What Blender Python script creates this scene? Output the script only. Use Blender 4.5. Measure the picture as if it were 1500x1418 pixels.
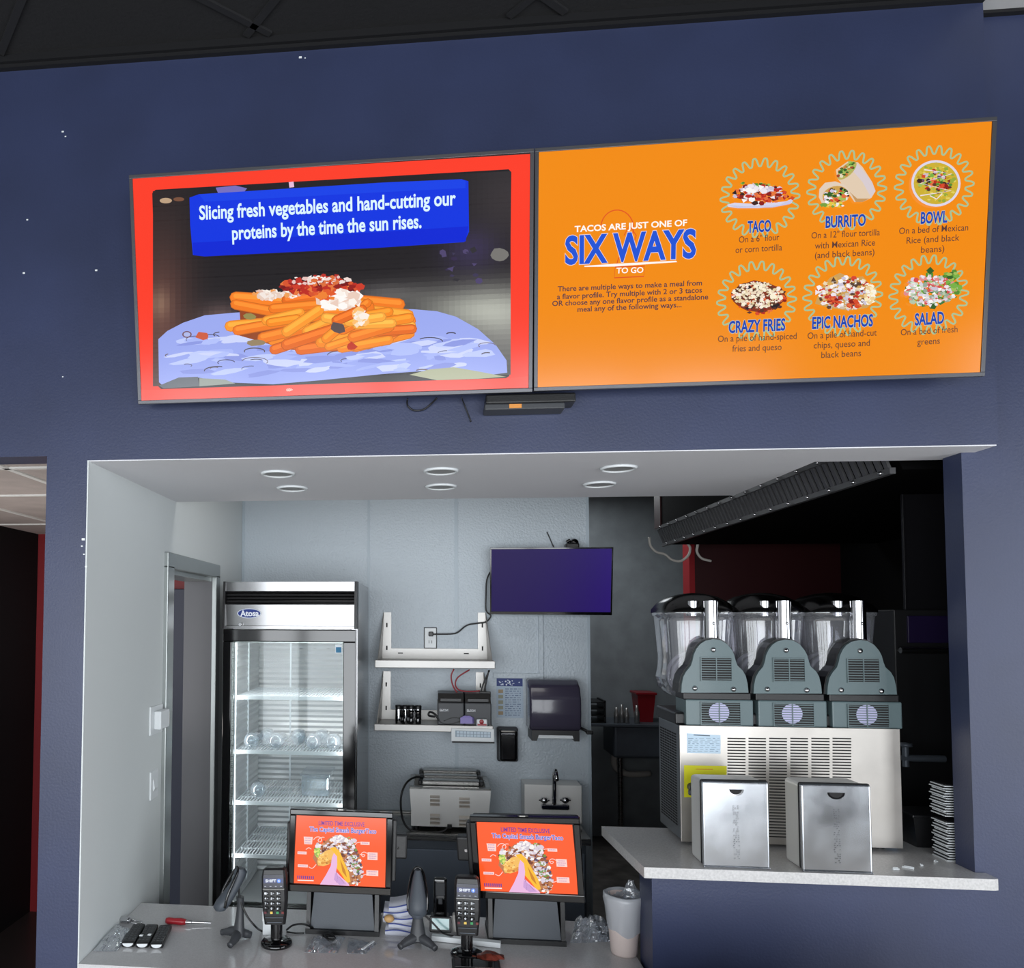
import bpy, bmesh, math, random
from mathutils import Vector, Matrix, Euler

for o in list(bpy.data.objects): bpy.data.objects.remove(o, do_unlink=True)
scene = bpy.context.scene
COL = scene.collection
W, H = 1500, 1418
V3 = Vector
PI = math.pi

# ------------------------------------------------------------------ camera
F, PX, PY = 1150.98, 513.78, 854.52
YAW, PITCH, ROLL = -0.101955, 0.046936, -0.003936
EYE = V3((0, -2.4, 1.84))
def _basis():
    cy, sy, cp, sp, cr, sr = math.cos(YAW), math.sin(YAW), math.cos(PITCH), math.sin(PITCH), math.cos(ROLL), math.sin(ROLL)
    f = V3((sy*cp, cy*cp, sp)); r = V3((cy, -sy, 0)); d = f.cross(r)
    return cr*r + sr*d, -sr*r + cr*d, f
RT, DN, FW = _basis()
cam = bpy.data.cameras.new('camera'); camo = bpy.data.objects.new('camera', cam); COL.objects.link(camo)
cam.sensor_fit = 'HORIZONTAL'; cam.sensor_width = 36; cam.lens = 36*F/W
cam.shift_x = (W/2 - PX)/W; cam.shift_y = (PY - H/2)/W
cam.clip_start = .05; cam.clip_end = 60
M = Matrix((RT, -DN, -FW)).transposed().to_4x4(); M.translation = EYE
camo.matrix_world = M
scene.camera = camo

# ------------------------------------------------------------------ world, exposure, daylight
scene.view_settings.view_transform = 'Standard'; scene.view_settings.look = 'None'
scene.view_settings.exposure = 0; scene.view_settings.gamma = 1; scene.view_settings.use_curve_mapping = False
wd = bpy.data.worlds.new('world'); scene.world = wd; wd.use_nodes = True
wd.node_tree.nodes['Background'].inputs[0].default_value = (.55, .68, 1, 1)
wd.node_tree.nodes['Background'].inputs[1].default_value = .25
def area(name, loc, rot, sx, sy, power, color=(1, 1, 1)):
    l = bpy.data.lights.new(name, 'AREA'); l.shape = 'RECTANGLE'; l.size = sx; l.size_y = sy
    l.energy = power; l.color = color
    o = bpy.data.objects.new(name, l); COL.objects.link(o); o.location = loc; o.rotation_euler = rot
    return o
DAY = (.93, .97, 1)
REAR = -4.5
BAYS = (-3.15, -2.1, -1.05, 0, 1.05, 2.1)
# daylight through the storefront behind the viewer (six bays, the leftmost two added to brighten the left) and the side glazing on the right
for x in BAYS: area('daylight_storefront', (x, REAR-.12, 1.5), (PI/2, 0, 0), .95, 2.4, 46, DAY)
for y in (-3.6, -2.0): area('daylight_side', (3.95, y, 1.6), (PI/2, 0, PI/2), 1.45, 2.7, 58, DAY)

# ------------------------------------------------------------------ pixel -> real place
def ray(u, v): return (RT*((u-PX)/F) + DN*((v-PY)/F) + FW)
def at(u, v, Y):
    d = ray(u, v); return EYE + d*((Y-EYE.y)/d.y)
def atz(u, v, Z):
    d = ray(u, v); return EYE + d*((Z-EYE.z)/d.z)
def atx(u, v, X):
    d = ray(u, v); return EYE + d*((X-EYE.x)/d.x)
def hit(u, v, c, n):
    d = ray(u, v); return EYE + d*((c-EYE).dot(n)/d.dot(n))

# ------------------------------------------------------------------ materials
def lin(c):
    c = c/255.0
    return c/12.92 if c <= .04045 else ((c+.055)/1.055)**2.4
def rgb(*c): return (lin(c[0]), lin(c[1]), lin(c[2]), 1)
MATS = {}
def mat(name, col=(128, 128, 128), rough=.5, metal=0, spec=.5, bump=0, bscale=60, var=0, vscale=8, coat=0, stretch=None, emit=None, estr=1, rvar=0, aniso=0):
    m = bpy.data.materials.new(name); m.use_nodes = True; MATS[name] = m
    nt = m.node_tree; b = nt.nodes['Principled BSDF']
    b.inputs['Base Color'].default_value = rgb(*col); b.inputs['Roughness'].default_value = rough
    b.inputs['Metallic'].default_value = metal; b.inputs['Specular IOR Level'].default_value = spec
    if coat: b.inputs['Coat Weight'].default_value = coat; b.inputs['Coat Roughness'].default_value = .08
    tc = nt.nodes.new('ShaderNodeTexCoord'); src = tc.outputs['Object']
    if stretch:
        mp = nt.nodes.new('ShaderNodeMapping'); mp.inputs['Scale'].default_value = stretch
        nt.links.new(src, mp.inputs[0]); src = mp.outputs[0]
    if var or rvar:
        n = nt.nodes.new('ShaderNodeTexNoise'); n.inputs['Scale'].default_value = vscale; n.inputs['Detail'].default_value = 4
        nt.links.new(src, n.inputs['Vector'])
        if var:
            r = nt.nodes.new('ShaderNodeValToRGB')
            lo = [max(0, x*(1-var)) for x in col]; hi = [min(255, x*(1+var)) for x in col]
            r.color_ramp.elements[0].position = .3; r.color_ramp.elements[1].position = .7
            r.color_ramp.elements[0].color = rgb(*lo); r.color_ramp.elements[1].color = rgb(*hi)
            nt.links.new(n.outputs['Fac'], r.inputs[0]); nt.links.new(r.outputs[0], b.inputs['Base Color'])
        if rvar:
            mr = nt.nodes.new('ShaderNodeMapRange'); mr.inputs[3].default_value = max(.02, rough-rvar); mr.inputs[4].default_value = min(1, rough+rvar)
            nt.links.new(n.outputs['Fac'], mr.inputs[0]); nt.links.new(mr.outputs[0], b.inputs['Roughness'])
    if bump:
        n2 = nt.nodes.new('ShaderNodeTexNoise'); n2.inputs['Scale'].default_value = bscale; n2.inputs['Detail'].default_value = 3
        nt.links.new(src, n2.inputs['Vector'])
        bp = nt.nodes.new('ShaderNodeBump'); bp.inputs['Strength'].default_value = bump; bp.inputs['Distance'].default_value = .01
        nt.links.new(n2.outputs['Fac'], bp.inputs['Height']); nt.links.new(bp.outputs[0], b.inputs['Normal'])
    if emit:
        b.inputs['Emission Color'].default_value = rgb(*emit); b.inputs['Emission Strength'].default_value = estr
    return m
def painted(name, emissive, rough=.15, spec=.5):
    m = bpy.data.materials.new(name); m.use_nodes = True; MATS[name] = m
    nt = m.node_tree; b = nt.nodes['Principled BSDF']
    a = nt.nodes.new('ShaderNodeAttribute'); a.attribute_name = 'paint'
    b.inputs['Roughness'].default_value = rough; b.inputs['Specular IOR Level'].default_value = spec
    if emissive:
        b.inputs['Base Color'].default_value = (.004, .004, .004, 1)
        nt.links.new(a.outputs['Color'], b.inputs['Emission Color']); b.inputs['Emission Strength'].default_value = emissive
    else: nt.links.new(a.outputs['Color'], b.inputs['Base Color'])
    return m
def clear(name, tint=(235, 240, 245), glossy=.25, rough=.08, haze=0.0, bump=0, bscale=30):
    """thin clear plastic or glass: mostly see-through, with a mirror share and a little white haze"""
    m = bpy.data.materials.new(name); m.use_nodes = True; MATS[name] = m
    nt = m.node_tree; out = nt.nodes['Material Output']; nt.nodes.remove(nt.nodes['Principled BSDF'])
    t = nt.nodes.new('ShaderNodeBsdfTransparent'); t.inputs[0].default_value = rgb(*tint)
    g = nt.nodes.new('ShaderNodeBsdfGlossy'); g.inputs['Roughness'].default_value = rough; g.inputs[0].default_value = (1, 1, 1, 1)
    lw = nt.nodes.new('ShaderNodeLayerWeight'); lw.inputs[0].default_value = .35
    mr = nt.nodes.new('ShaderNodeMapRange'); mr.inputs[3].default_value = glossy*.25; mr.inputs[4].default_value = min(1, glossy*2.2)
    nt.links.new(lw.outputs['Facing'], mr.inputs[0])
    mx = nt.nodes.new('ShaderNodeMixShader'); nt.links.new(mr.outputs[0], mx.inputs[0]); nt.links.new(t.outputs[0], mx.inputs[1]); nt.links.new(g.outputs[0], mx.inputs[2])
    last = mx
    if haze:
        d = nt.nodes.new('ShaderNodeBsdfDiffuse'); d.inputs[0].default_value = (.75, .78, .82, 1)
        m2 = nt.nodes.new('ShaderNodeMixShader'); m2.inputs[0].default_value = haze
        nt.links.new(mx.outputs[0], m2.inputs[1]); nt.links.new(d.outputs[0], m2.inputs[2]); last = m2
    if bump:
        tc = nt.nodes.new('ShaderNodeTexCoord'); n2 = nt.nodes.new('ShaderNodeTexNoise'); n2.inputs['Scale'].default_value = bscale
        nt.links.new(tc.outputs['Object'], n2.inputs['Vector'])
        bp = nt.nodes.new('ShaderNodeBump'); bp.inputs['Strength'].default_value = bump; bp.inputs['Distance'].default_value = .01
        nt.links.new(n2.outputs['Fac'], bp.inputs['Height']); nt.links.new(bp.outputs[0], g.inputs['Normal']); nt.links.new(bp.outputs[0], lw.inputs['Normal'])
    nt.links.new(last.outputs[0], out.inputs[0])
    return m

mat('navy_paint', (46, 54, 84), .42, spec=.6, bump=.06, bscale=140, var=.06, vscale=3)
mat('navy_dark', (34, 40, 70), .45, bump=.05, bscale=140)
mat('white_paint', (218, 223, 223), .5, spec=.35, bump=.04, bscale=200)
mat('soffit_paint', (222, 222, 226), .6, spec=.3, bump=.04, bscale=160)
mat('frp_panel', (188, 198, 206), .35, spec=.5, bump=.45, bscale=85)
mat('frp_seam', (176, 188, 197), .4)
mat('black_tile', (22, 22, 24), .9, bump=.2, bscale=90)
mat('black_grid', (27, 27, 29), .7)
mat('black_trim', (14, 14, 17), .6)
mat('grey_tile', (176, 165, 160), .9, bump=.15, bscale=120, var=.04)
mat('white_grid', (225, 224, 220), .5)
mat('light_grey', (190, 190, 190), .7)
mat('floor_tile', (176, 168, 158), .35, var=.08, vscale=2)
mat('kitchen_floor', (92, 88, 84), .5, var=.2)
mat('corridor_red', (122, 16, 24), .5)
mat('corridor_floor', (44, 40, 40), .4)
mat('red_lit', (170, 22, 32), .5)
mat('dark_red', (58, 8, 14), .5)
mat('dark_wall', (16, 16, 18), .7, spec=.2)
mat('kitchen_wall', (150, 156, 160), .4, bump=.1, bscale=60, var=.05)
mat('door_dark', (58, 62, 80), .5)
mat('door_grey', (92, 92, 96), .42)
mat('frame_metal', (160, 165, 164), .3, metal=.6)
mat('quartz', (200, 199, 200), .09, spec=.5, var=.035, vscale=220, coat=.2)
mat('quartz_edge', (226, 234, 240), .3, var=.04, vscale=120)
mat('steel', (158, 157, 154), .28, metal=1, bump=.03, bscale=30, stretch=(1, 1, 40), rvar=.08, vscale=6)
mat('steel_brushed', (226, 225, 222), .44, metal=.4, stretch=(60, 60, 1), rvar=.12, vscale=4, bump=.02, bscale=14)
mat('steel_soft', (176, 174, 171), .42, metal=.75, var=.05, vscale=5, rvar=.1)
mat('steel_dark', (92, 99, 108), .45, metal=.3, var=.08, vscale=4)
mat('steel_mirror', (142, 142, 143), .18, metal=1, bump=.012, bscale=6)
mat('chrome', (196, 196, 198), .07, metal=1)
mat('black_plastic', (18, 18, 20), .38, bump=.05, bscale=200)
mat('black_gloss', (8, 8, 10), .1, coat=.5)
mat('black_matte', (16, 16, 18), .75)
mat('charcoal_plastic', (58, 60, 64), .45, bump=.05, bscale=200)
mat('pos_grey', (66, 72, 80), .5, bump=.05, bscale=260)
mat('housing_green', (86, 103, 106), .38, spec=.5, bump=.05, bscale=200, coat=.15)
mat('tv_bezel', (92, 92, 96), .35, metal=.6)
mat('white_plastic', (226, 230, 232), .4)
mat('offwhite', (214, 208, 200), .5)
mat('cream_foam', (222, 206, 200), .55, bump=.05, bscale=200)
mat('red_rubber', (150, 22, 34), .35)
mat('red_cable', (160, 52, 60), .5)
mat('lavender', (140, 128, 190), .5)
mat('towel_cloth', (206, 208, 220), .9, bump=.5, bscale=400)
mat('towel_stripe', (70, 84, 150), .9)
mat('tan', (196, 156, 104), .6)
mat('slot_dark', (10, 9, 11), .7)
mat('hood_black', (11, 11, 12), .8, spec=.05)
mat('hood_slat', (96, 96, 98), .45, metal=.3)
mat('dark_violet', (38, 26, 66), .4)
mat('dim_grey', (60, 60, 64), .5)
mat('blue_plastic', (92, 130, 165), .4)
mat('brown_foil', (104, 50, 40), .3, metal=.3, bump=.4, bscale=60, var=.4, vscale=30)
mat('orange_label', (214, 140, 60), .5)
mat('lens_glass', (150, 150, 150), .5)
mat('green_led', (30, 90, 40), .4, emit=(90, 200, 90), estr=.6)
mat('smoke_cover', (62, 58, 74), .22, coat=.3)
mat('quartz_bar', (206, 204, 203), .2, spec=.5, var=.05, vscale=160, coat=.15)
mat('teal_glass', (150, 186, 186), .1, coat=.4)
mat('grey_block', (168, 166, 162), .5)
mat('steel_panel', (192, 187, 181), .34, metal=.85, var=.05, vscale=5, rvar=.1)
mat('steel_dark2', (124, 128, 132), .36, metal=.8, var=.08, vscale=4)
mat('steel_cover', (182, 185, 190), .22, metal=1, var=.06, vscale=9, rvar=.1)
mat('offwhite_drum', (190, 188, 196), .4)
mat('dim_cab', (30, 30, 32), .5)
mat('edge_panel', (24, 23, 27), .4)
mat('grille_light_tint', (172, 170, 204), .4)  # pale violet colour for light showing through the lower grilles
mat('lit_tube', (255, 255, 255), .4, emit=(255, 250, 240), estr=6)
mat('interior_alu', (206, 207, 208), .3, metal=.6)
mat('shelf_wire', (236, 240, 244), .4)
mat('tan_paper', (222, 206, 170), .7)
painted('screen', 1.0, .16, .45)
painted('print', 0, .5, .35)
painted('matte_screen', 1.0, .4, .12)
mat('bench_front', (118, 128, 142), .4, metal=.1, spec=.5)
clear('door_glass', (240, 244, 244), .07, .03)
clear('clear_bowl', (220, 220, 228), .3, .06, haze=.1)
clear('smoke_lid', (30, 30, 33), .12, .2)
clear('clear_cup', (224, 234, 240), .5, .06, haze=.16)
clear('clear_bag', (226, 230, 236), .45, .1, haze=.14, bump=.8, bscale=26)
clear('white_bag', (200, 204, 214), .3, .25, haze=.5, bump=.7, bscale=24)

# ------------------------------------------------------------------ mesh builder
class MB:
    def __init__(self): self.v = []; self.f = []; self.m = []; self.c = []; self.s = []; self.mi = 0; self.col = (1, 1, 1, 1); self.sm = False
    def add(self, vs, fs, smooth=None):
        n = len(self.v); self.v += [V3(p) for p in vs]
        for f in fs:
            self.f.append([i+n for i in f]); self.m.append(self.mi); self.c.append(self.col); self.s.append(self.sm if smooth is None else smooth)
        return self
    def set(self, mi): self.mi = mi; return self
    def box(self, a, b, bev=0, mx=None, seg=2):
        a, b = V3(a), V3(b); lo = V3((min(a.x, b.x), min(a.y, b.y), min(a.z, b.z))); hi = V3((max(a.x, b.x), max(a.y, b.y), max(a.z, b.z)))
        if not bev:
            vs = [(x, y, z) for x in (lo.x, hi.x) for y in (lo.y, hi.y) for z in (lo.z, hi.z)]
            fs = [(0, 1, 3, 2), (4, 6, 7, 5), (0, 4, 5, 1), (2, 3, 7, 6), (0, 2, 6, 4), (1, 5, 7, 3)]
            return self.add([mx @ V3(p) if mx else p for p in vs], fs, False)
        bm = bmesh.new(); bmesh.ops.create_cube(bm, size=1)
        for v in bm.verts: v.co = V3(((lo.x+hi.x)/2+v.co.x*(hi.x-lo.x), (lo.y+hi.y)/2+v.co.y*(hi.y-lo.y), (lo.z+hi.z)/2+v.co.z*(hi.z-lo.z)))
        bmesh.ops.bevel(bm, geom=list(bm.edges), offset=bev, segments=seg, profile=.5, affect='EDGES')
        return self.frombm(bm, mx)
    def frombm(self, bm, mx=None, smooth=False):
        bm.verts.index_update(); vs = [(mx @ v.co if mx else v.co.copy()) for v in bm.verts]
        fs = [[v.index for v in f.verts] for f in bm.faces]; bm.free()
        return self.add(vs, fs, smooth)
    def hexa(self, p, q):
        """solid between two matching 4-point loops"""
        n = len(p); vs = list(p)+list(q)
        fs = [tuple(range(n))[::-1], tuple(range(n, 2*n))]+[(i, (i+1) % n, n+(i+1) % n, n+i) for i in range(n)]
        return self.add(vs, fs, False)
    def prism(self, pts, off): 
        off = V3(off); return self.hexa([V3(p) for p in pts], [V3(p)+off for p in pts])
    def cyl(self, a, b, r0, r1=None, n=20, cap=True, smooth=True):
        a, b = V3(a), V3(b); r1 = r0 if r1 is None else r1
        d = (b-a).normalized(); t = d.orthogonal().normalized(); s = d.cross(t)
        vs = []
        for c, r in ((a, r0), (b, r1)):
            vs += [c+(t*math.cos(2*PI*i/n)+s*math.sin(2*PI*i/n))*r for i in range(n)]
        self.add(vs, [(i, (i+1) % n, n+(i+1) % n, n+i) for i in range(n)], smooth)
        if cap: self.add(vs[:n], [tuple(range(n))[::-1]], False); self.add(vs[n:], [tuple(range(n))], False)
        return self
    def lathe(self, prof, c, axis=(0, 0, 1), n=28, sx=1, sy=1, smooth=True, a0=0, a1=2*PI):
        """prof = [(radius, height)...] spun about axis through c"""
        c = V3(c); d = V3(axis).normalized(); t = d.orthogonal().normalized() if abs(d.z) < .99 else V3((1, 0, 0)); s = d.cross(t)
        full = abs(a1-a0-2*PI) < 1e-6; k = n if full else n+1
        vs = []
        for r, h in prof:
            vs += [c+d*h+(t*math.cos(a0+(a1-a0)*i/n)*sx+s*math.sin(a0+(a1-a0)*i/n)*sy)*r for i in range(k)]
        fs = []
        for j in range(len(prof)-1):
            for i in range(n):
                i2 = (i+1) % k; fs.append((j*k+i, j*k+i2, (j+1)*k+i2, (j+1)*k+i))
        return self.add(vs, fs, smooth)
    def tube(self, pts, r, n=8, closed=False, sub=4, smooth=True):
        P = [V3(p) for p in pts]
        if sub > 1 and len(P) > 2:
            Q = []
            L = len(P)
            for i in range(L if closed else L-1):
                p0 = P[i-1] if (i or closed) else P[0]; p1 = P[i]; p2 = P[(i+1) % L]; p3 = P[(i+2) % L] if (closed or i+2 < L) else P[-1]
                for k in range(sub):
                    t = k/sub
                    Q.append(.5*((2*p1)+(p2-p0)*t+(2*p0-5*p1+4*p2-p3)*t*t+(3*p1-p0-3*p2+p3)*t**3))
            if not closed: Q.append(P[-1])
            P = Q
        vs = []; L = len(P); up = None
        for i, p in enumerate(P):
            a = P[i-1] if (i or closed) else P[0]; b = P[(i+1) % L] if (closed or i+1 < L) else P[-1]
            d = (b-a).normalized()
            up = d.orthogonal().normalized() if up is None else (up-d*up.dot(d)).normalized()
            s = d.cross(up)
            rr = r[i*len(r)//L] if isinstance(r, (list, tuple)) else r
            vs += [p+(up*math.cos(2*PI*k/n)+s*math.sin(2*PI*k/n))*rr for k in range(n)]
        fs = []
        for i in range(L if closed else L-1):
            j = (i+1) % L
            fs += [(i*n+k, i*n+(k+1) % n, j*n+(k+1) % n, j*n+k) for k in range(n)]
        if not closed: fs += [tuple(range(n))[::-1], tuple(range((L-1)*n, L*n))]
        return self.add(vs, fs, smooth)
    def loft(self, rings, cap=True, smooth=True):
        n = len(rings[0]); vs = [p for r in rings for p in r]
        fs = [(j*n+i, j*n+(i+1) % n, (j+1)*n+(i+1) % n, (j+1)*n+i) for j in range(len(rings)-1) for i in range(n)]
        self.add(vs, fs, smooth)
        if cap: self.add(rings[0], [tuple(range(n))[::-1]], False); self.add(rings[-1], [tuple(range(n))], False)
        return self
    def ball(self, c, r, n=12, sx=1, sy=1, sz=1):
        prof = [(max(1e-4, math.sin(PI*i/n)), -math.cos(PI*i/n)) for i in range(n+1)]
        c = V3(c); k = len(self.v); self.lathe(prof, (0, 0, 0), n=n*2)
        for i in range(k, len(self.v)): p = self.v[i]; self.v[i] = V3((c.x+p.x*r*sx, c.y+p.y*r*sy, c.z+p.z*r*sz))
        return self

FRAME = {}; KIDS = {}
def set_props(o, label=None, cat=None, group=None, kind=None):
    if label: o['label'] = label
    if cat: o['category'] = cat
    if group: o['group'] = group
    if kind: o['kind'] = kind
def thing(name, label, cat, loc=(0, 0, 0), rot=(0, 0, 0), group=None):
    o = bpy.data.objects.new(name, None); COL.objects.link(o); o.empty_display_size = .05
    o.location = loc; o.rotation_euler = rot
    FRAME[o.name] = Matrix.Translation(V3(loc)) @ Euler(rot).to_matrix().to_4x4()
    set_props(o, label, cat, group); return o
def mesh(name, mb, mats, parent=None, label=None, cat=None, group=None, kind=None, loc=None, local=False):
    """ONE mesh object; geometry is given in world metres unless local=True"""
    if isinstance(mats, str): mats = [mats]
    me = bpy.data.meshes.new(name)
    if parent is not None: fr = FRAME[parent.name]
    else:
        if loc is None and kind != 'structure' and not local:
            xs = [p.x for p in mb.v]; ys = [p.y for p in mb.v]; zs = [p.z for p in mb.v]
            loc = ((min(xs)+max(xs))/2, (min(ys)+max(ys))/2, min(zs))
        fr = Matrix.Translation(V3(loc)) if loc is not None else Matrix.Identity(4)
    inv = Matrix.Identity(4) if local else fr.inverted()
    me.from_pydata([inv @ p for p in mb.v], [], mb.f)
    for k in mats: me.materials.append(MATS[k])
    me.polygons.foreach_set('material_index', mb.m); me.polygons.foreach_set('use_smooth', mb.s)
    if any(k in ('screen', 'print', 'matte_screen') for k in mats):
        a = me.color_attributes.new('paint', 'FLOAT_COLOR', 'CORNER'); buf = []
        for p, c in zip(me.polygons, mb.c): buf += list(c)*p.loop_total
        a.data.foreach_set('color', buf)
    me.update()
    bm = bmesh.new(); bm.from_mesh(me)
    if not any(k in ('screen', 'print', 'matte_screen') for k in mats): bmesh.ops.recalc_face_normals(bm, faces=bm.faces)
    bm.to_mesh(me); bm.free()
    o = bpy.data.objects.new(name, me); COL.objects.link(o)
    if parent is not None: o.parent = parent; KIDS.setdefault(parent.name, []).append(o)
    elif loc is not None: o.location = loc
    FRAME[o.name] = fr
    set_props(o, label, cat, group, kind); return o
def struct(name, mb, mats): return mesh(name, mb, mats, kind='structure')
def dup(root, loc, rot=None, label=None, group=None):
    r = root.copy(); COL.objects.link(r); r.location = loc
    if rot is not None: r.rotation_euler = rot
    if label: r['label'] = label
    if group: r['group'] = group
    for ch in KIDS.get(root.name, []):
        c = ch.copy(); COL.objects.link(c); c.parent = r; c.matrix_parent_inverse = ch.matrix_parent_inverse.copy()
        for g in KIDS.get(ch.name, []):
            d = g.copy(); COL.objects.link(d); d.parent = c
    return r

# ------------------------------------------------------------------ flat pictures and lettering on real surfaces
_txt = {}
def text_shape(s, bold):
    k = (s, bold)
    if k in _txt: return _txt[k]
    cu = bpy.data.curves.new('t', 'FONT'); cu.body = s; cu.size = 1; cu.offset = bold; cu.resolution_u = 3
    ob = bpy.data.objects.new('t', cu); COL.objects.link(ob)
    bpy.context.view_layer.update()
    me = bpy.data.meshes.new_from_object(ob.evaluated_get(bpy.context.evaluated_depsgraph_get()))
    r = ([(v.co.x, v.co.y) for v in me.vertices], [list(p.vertices) for p in me.polygons])
    bpy.data.objects.remove(ob); bpy.data.curves.remove(cu); bpy.data.meshes.remove(me)
    _txt[k] = r; return r
def text_h():
    p, _ = text_shape('H', 0); return max(y for x, y in p)-min(y for x, y in p)
class Pic:
    """flat artwork on the plane through c spanned by u (right) and v (up); coordinates come as points seen on the plane"""
    def __init__(self, c, u, v, step=.00012, mb=None, xy=None):
        self.c, self.u, self.v = V3(c), V3(u).normalized(), V3(v).normalized(); self.n = self.u.cross(self.v).normalized()
        if self.n.dot(EYE-self.c) < 0: self.n = -self.n
        self.step = step; self.mb = mb or MB(); self.layer = 1; self.xy = xy
    def loc(self, p):
        if self.xy: return V3((self.xy(*p)))
        d = hit(p[0], p[1], self.c, self.n)-self.c; return V3((d.dot(self.u), d.dot(self.v)))
    def w(self, q, l=None): return self.c+self.u*q[0]+self.v*q[1]+self.n*(self.step*(self.layer if l is None else l))
    def face(self, q, col):
        self.mb.col = rgb(*col); 
        a = sum(q[i][0]*q[(i+1) % len(q)][1]-q[(i+1) % len(q)][0]*q[i][1] for i in range(len(q)))
        pts = [self.w(p) for p in q]
        flip = (a < 0) != (self.u.cross(self.v).dot(self.n) < 0)
        self.mb.add(pts, [tuple(range(len(q)))[::-1] if flip else tuple(range(len(q)))], False)
    def poly(self, pts, col): self.face([self.loc(p) for p in pts], col)
    def ell(self, cx, cy, rx, ry, col, rot=0, n=20, jit=0):
        pts = []
        for i in range(n):
            a = 2*PI*i/n; k = 1+random.uniform(-jit, jit); x, y = rx*k*math.cos(a), ry*k*math.sin(a)
            pts.append((cx+x*math.cos(rot)-y*math.sin(rot), cy+x*math.sin(rot)+y*math.cos(rot)))
        self.poly(pts, col)
    def line(self, pts, wd, col, closed=False):
        L = [self.loc(p) for p in pts]; a = self.loc((pts[0][0], pts[0][1])); b = self.loc((pts[0][0]+1, pts[0][1]))
        h = wd*(b-a).length/2; n = len(L); q = []
        for i in range(n):
            p0 = L[i-1] if (i or closed) else L[i]; p1 = L[(i+1) % n] if (closed or i+1 < n) else L[i]
            d = (p1-p0); d = d.normalized() if d.length else V3((1, 0)); m = V3((-d.y, d.x))*h
            q.append((L[i]+m, L[i]-m))
        for i in range(n if closed else n-1):
            j = (i+1) % n; self.face([q[i][0], q[i][1], q[j][1], q[j][0]], col)
    def scatter(self, n, cx, cy, rx, ry, cols, smin, smax, rot=0):
        for _ in range(n):
            a = random.uniform(0, 2*PI); r = math.sqrt(random.random()); x, y = rx*r*math.cos(a), ry*r*math.sin(a)
            px, py = cx+x*math.cos(rot)-y*math.sin(rot), cy+x*math.sin(rot)+y*math.cos(rot)
            s = random.uniform(smin, smax); k = random.randint(3, 6); a0 = random.uniform(0, 6.3)
            self.layer += .02
            e = random.uniform(.45, 1)
            self.poly([(px+s*math.cos(a0+2*PI*i/k), py+e*s*math.sin(a0+2*PI*i/k)) for i in range(k)], random.choice(cols))
    def text(self, s, p0, p1, cap, col, bold=.0, outline=None, oc=(255, 255, 255)):
        """baseline from p0 to p1, capital height cap (all as seen)"""
        pts, fs = text_shape(s, 0); x0 = min(x for x, y in pts); x1 = max(x for x, y in pts); hh = text_h()
        A, B = self.loc(p0), self.loc(p1); C = self.loc((p0[0], p0[1]-cap)); d = B-A; sx = d.length/(x1-x0); d.normalize()
        up = V3((-d.y, d.x)); up = -up if up.dot(C-A) < 0 else up
        sy = (C-A).dot(up)/hh
        for off, cc in ([(outline, oc)] if outline else [])+[(bold, col)]:
            P, Fs = text_shape(s, off); self.layer += .5; self.mb.col = rgb(*cc)
            vs = [self.w(A+d*((x-x0)*sx)+up*(y*sy)) for x, y in P]
            if vs and Fs:
                k = len(self.mb.v); self.mb.add(vs, Fs, False)
                # face the viewer
                a, b, c = (vs[i] for i in Fs[0][:3])
                if (b-a).cross(c-a).dot(self.n) < 0:
                    for q in self.mb.f[-len(Fs):]: q.reverse()
            self.layer += .5

# ------------------------------------------------------------------ the building
XL, XE, XJ = -1.092, 1.613, 1.572        # niche side wall, header end, right jamb
ZH, ZC, ZTOP = 2.349, .770, 3.674        # header underside, till counter, dining ceiling
ZB = 1.115                               # serving bar top
YB = 2.06                                # back wall of the niche
XBE = .870                               # where the niche back wall ends

m = MB()
m.box((-3.3, 0, ZH+.016), (-1.232, .12, 3.9)); m.box((-1.232, 0, ZH), (XE, .0925, 3.9))
m.box((-1.232, 0, 0), (XL-.004, .12, ZH))
m.set(1)
random.seed(3)
for u, v in ((96, 200), (92, 193), (40, 322), (35, 400), (141, 396), (92, 552), (447, 85), (440, 84), (120, 800), (123, 812), (122, 790), (126, 830)):
    p = at(u, v, 0); s = random.uniform(.002, .005)
    m.box((p.x-s, -.0006, p.z-s*.7), (p.x+s, .001, p.z+s*.7))
struct('wall_front', m, ['navy_paint', 'white_plastic'])
m = MB(); m.box((XJ, .093, 0), (4.05, .178, 3.9))
struct('wall_right', m, ['navy_paint'])
xk = at(955, 1310, .093).x
m = MB(); m.box((xk, .093, 0), (XJ, .235, ZB-.032))
struct('wall_bar', m, ['navy_paint'])
# soffit under the header: deep over the tills, shallow over the bar
m = MB(); m.box((XL, .002, ZH-.003), (1.207, .870, 2.75)); m.box((1.207, .002, ZH-.003), (XE-.004, .2, 2.75))
struct('ceiling_soffit', m, ['soffit_paint'])
# niche side wall with the doorway
d0, d1, zd = .80, 1.475, 2.062
m = MB()
m.box((-1.232, .12, 0), (XL, d0, 3.0)); m.box((-1.232, d1, 0), (XL, YB, 3.0)); m.box((-1.232, d0, zd), (XL, d1, 3.0)); m.box((XL-.004, 0, 0), (XL, .12, ZH))
struct('wall_left', m, ['white_paint'])
m = MB()
for a, b in (((XL-.01, .731, 0), (XL+.018, d0+.012, zd+.002)), ((XL-.01, d1-.012, 0), (XL+.018, 1.532, zd+.002)), ((XL-.01, .731, zd-.01), (XL+.018, 1.532, 2.119))): m.box(a, b, .004)
m.box((-1.24, d0-.002, 0), (XL-.006, d0+.03, zd)); m.box((-1.24, d0, zd-.03), (XL-.006, d1, zd+.002))
struct('trim_1', m, ['frame_metal'])
m = MB(); m.box((-1.24, d1-.014, 0), (XL-.004, d1+.004, zd))
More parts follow.
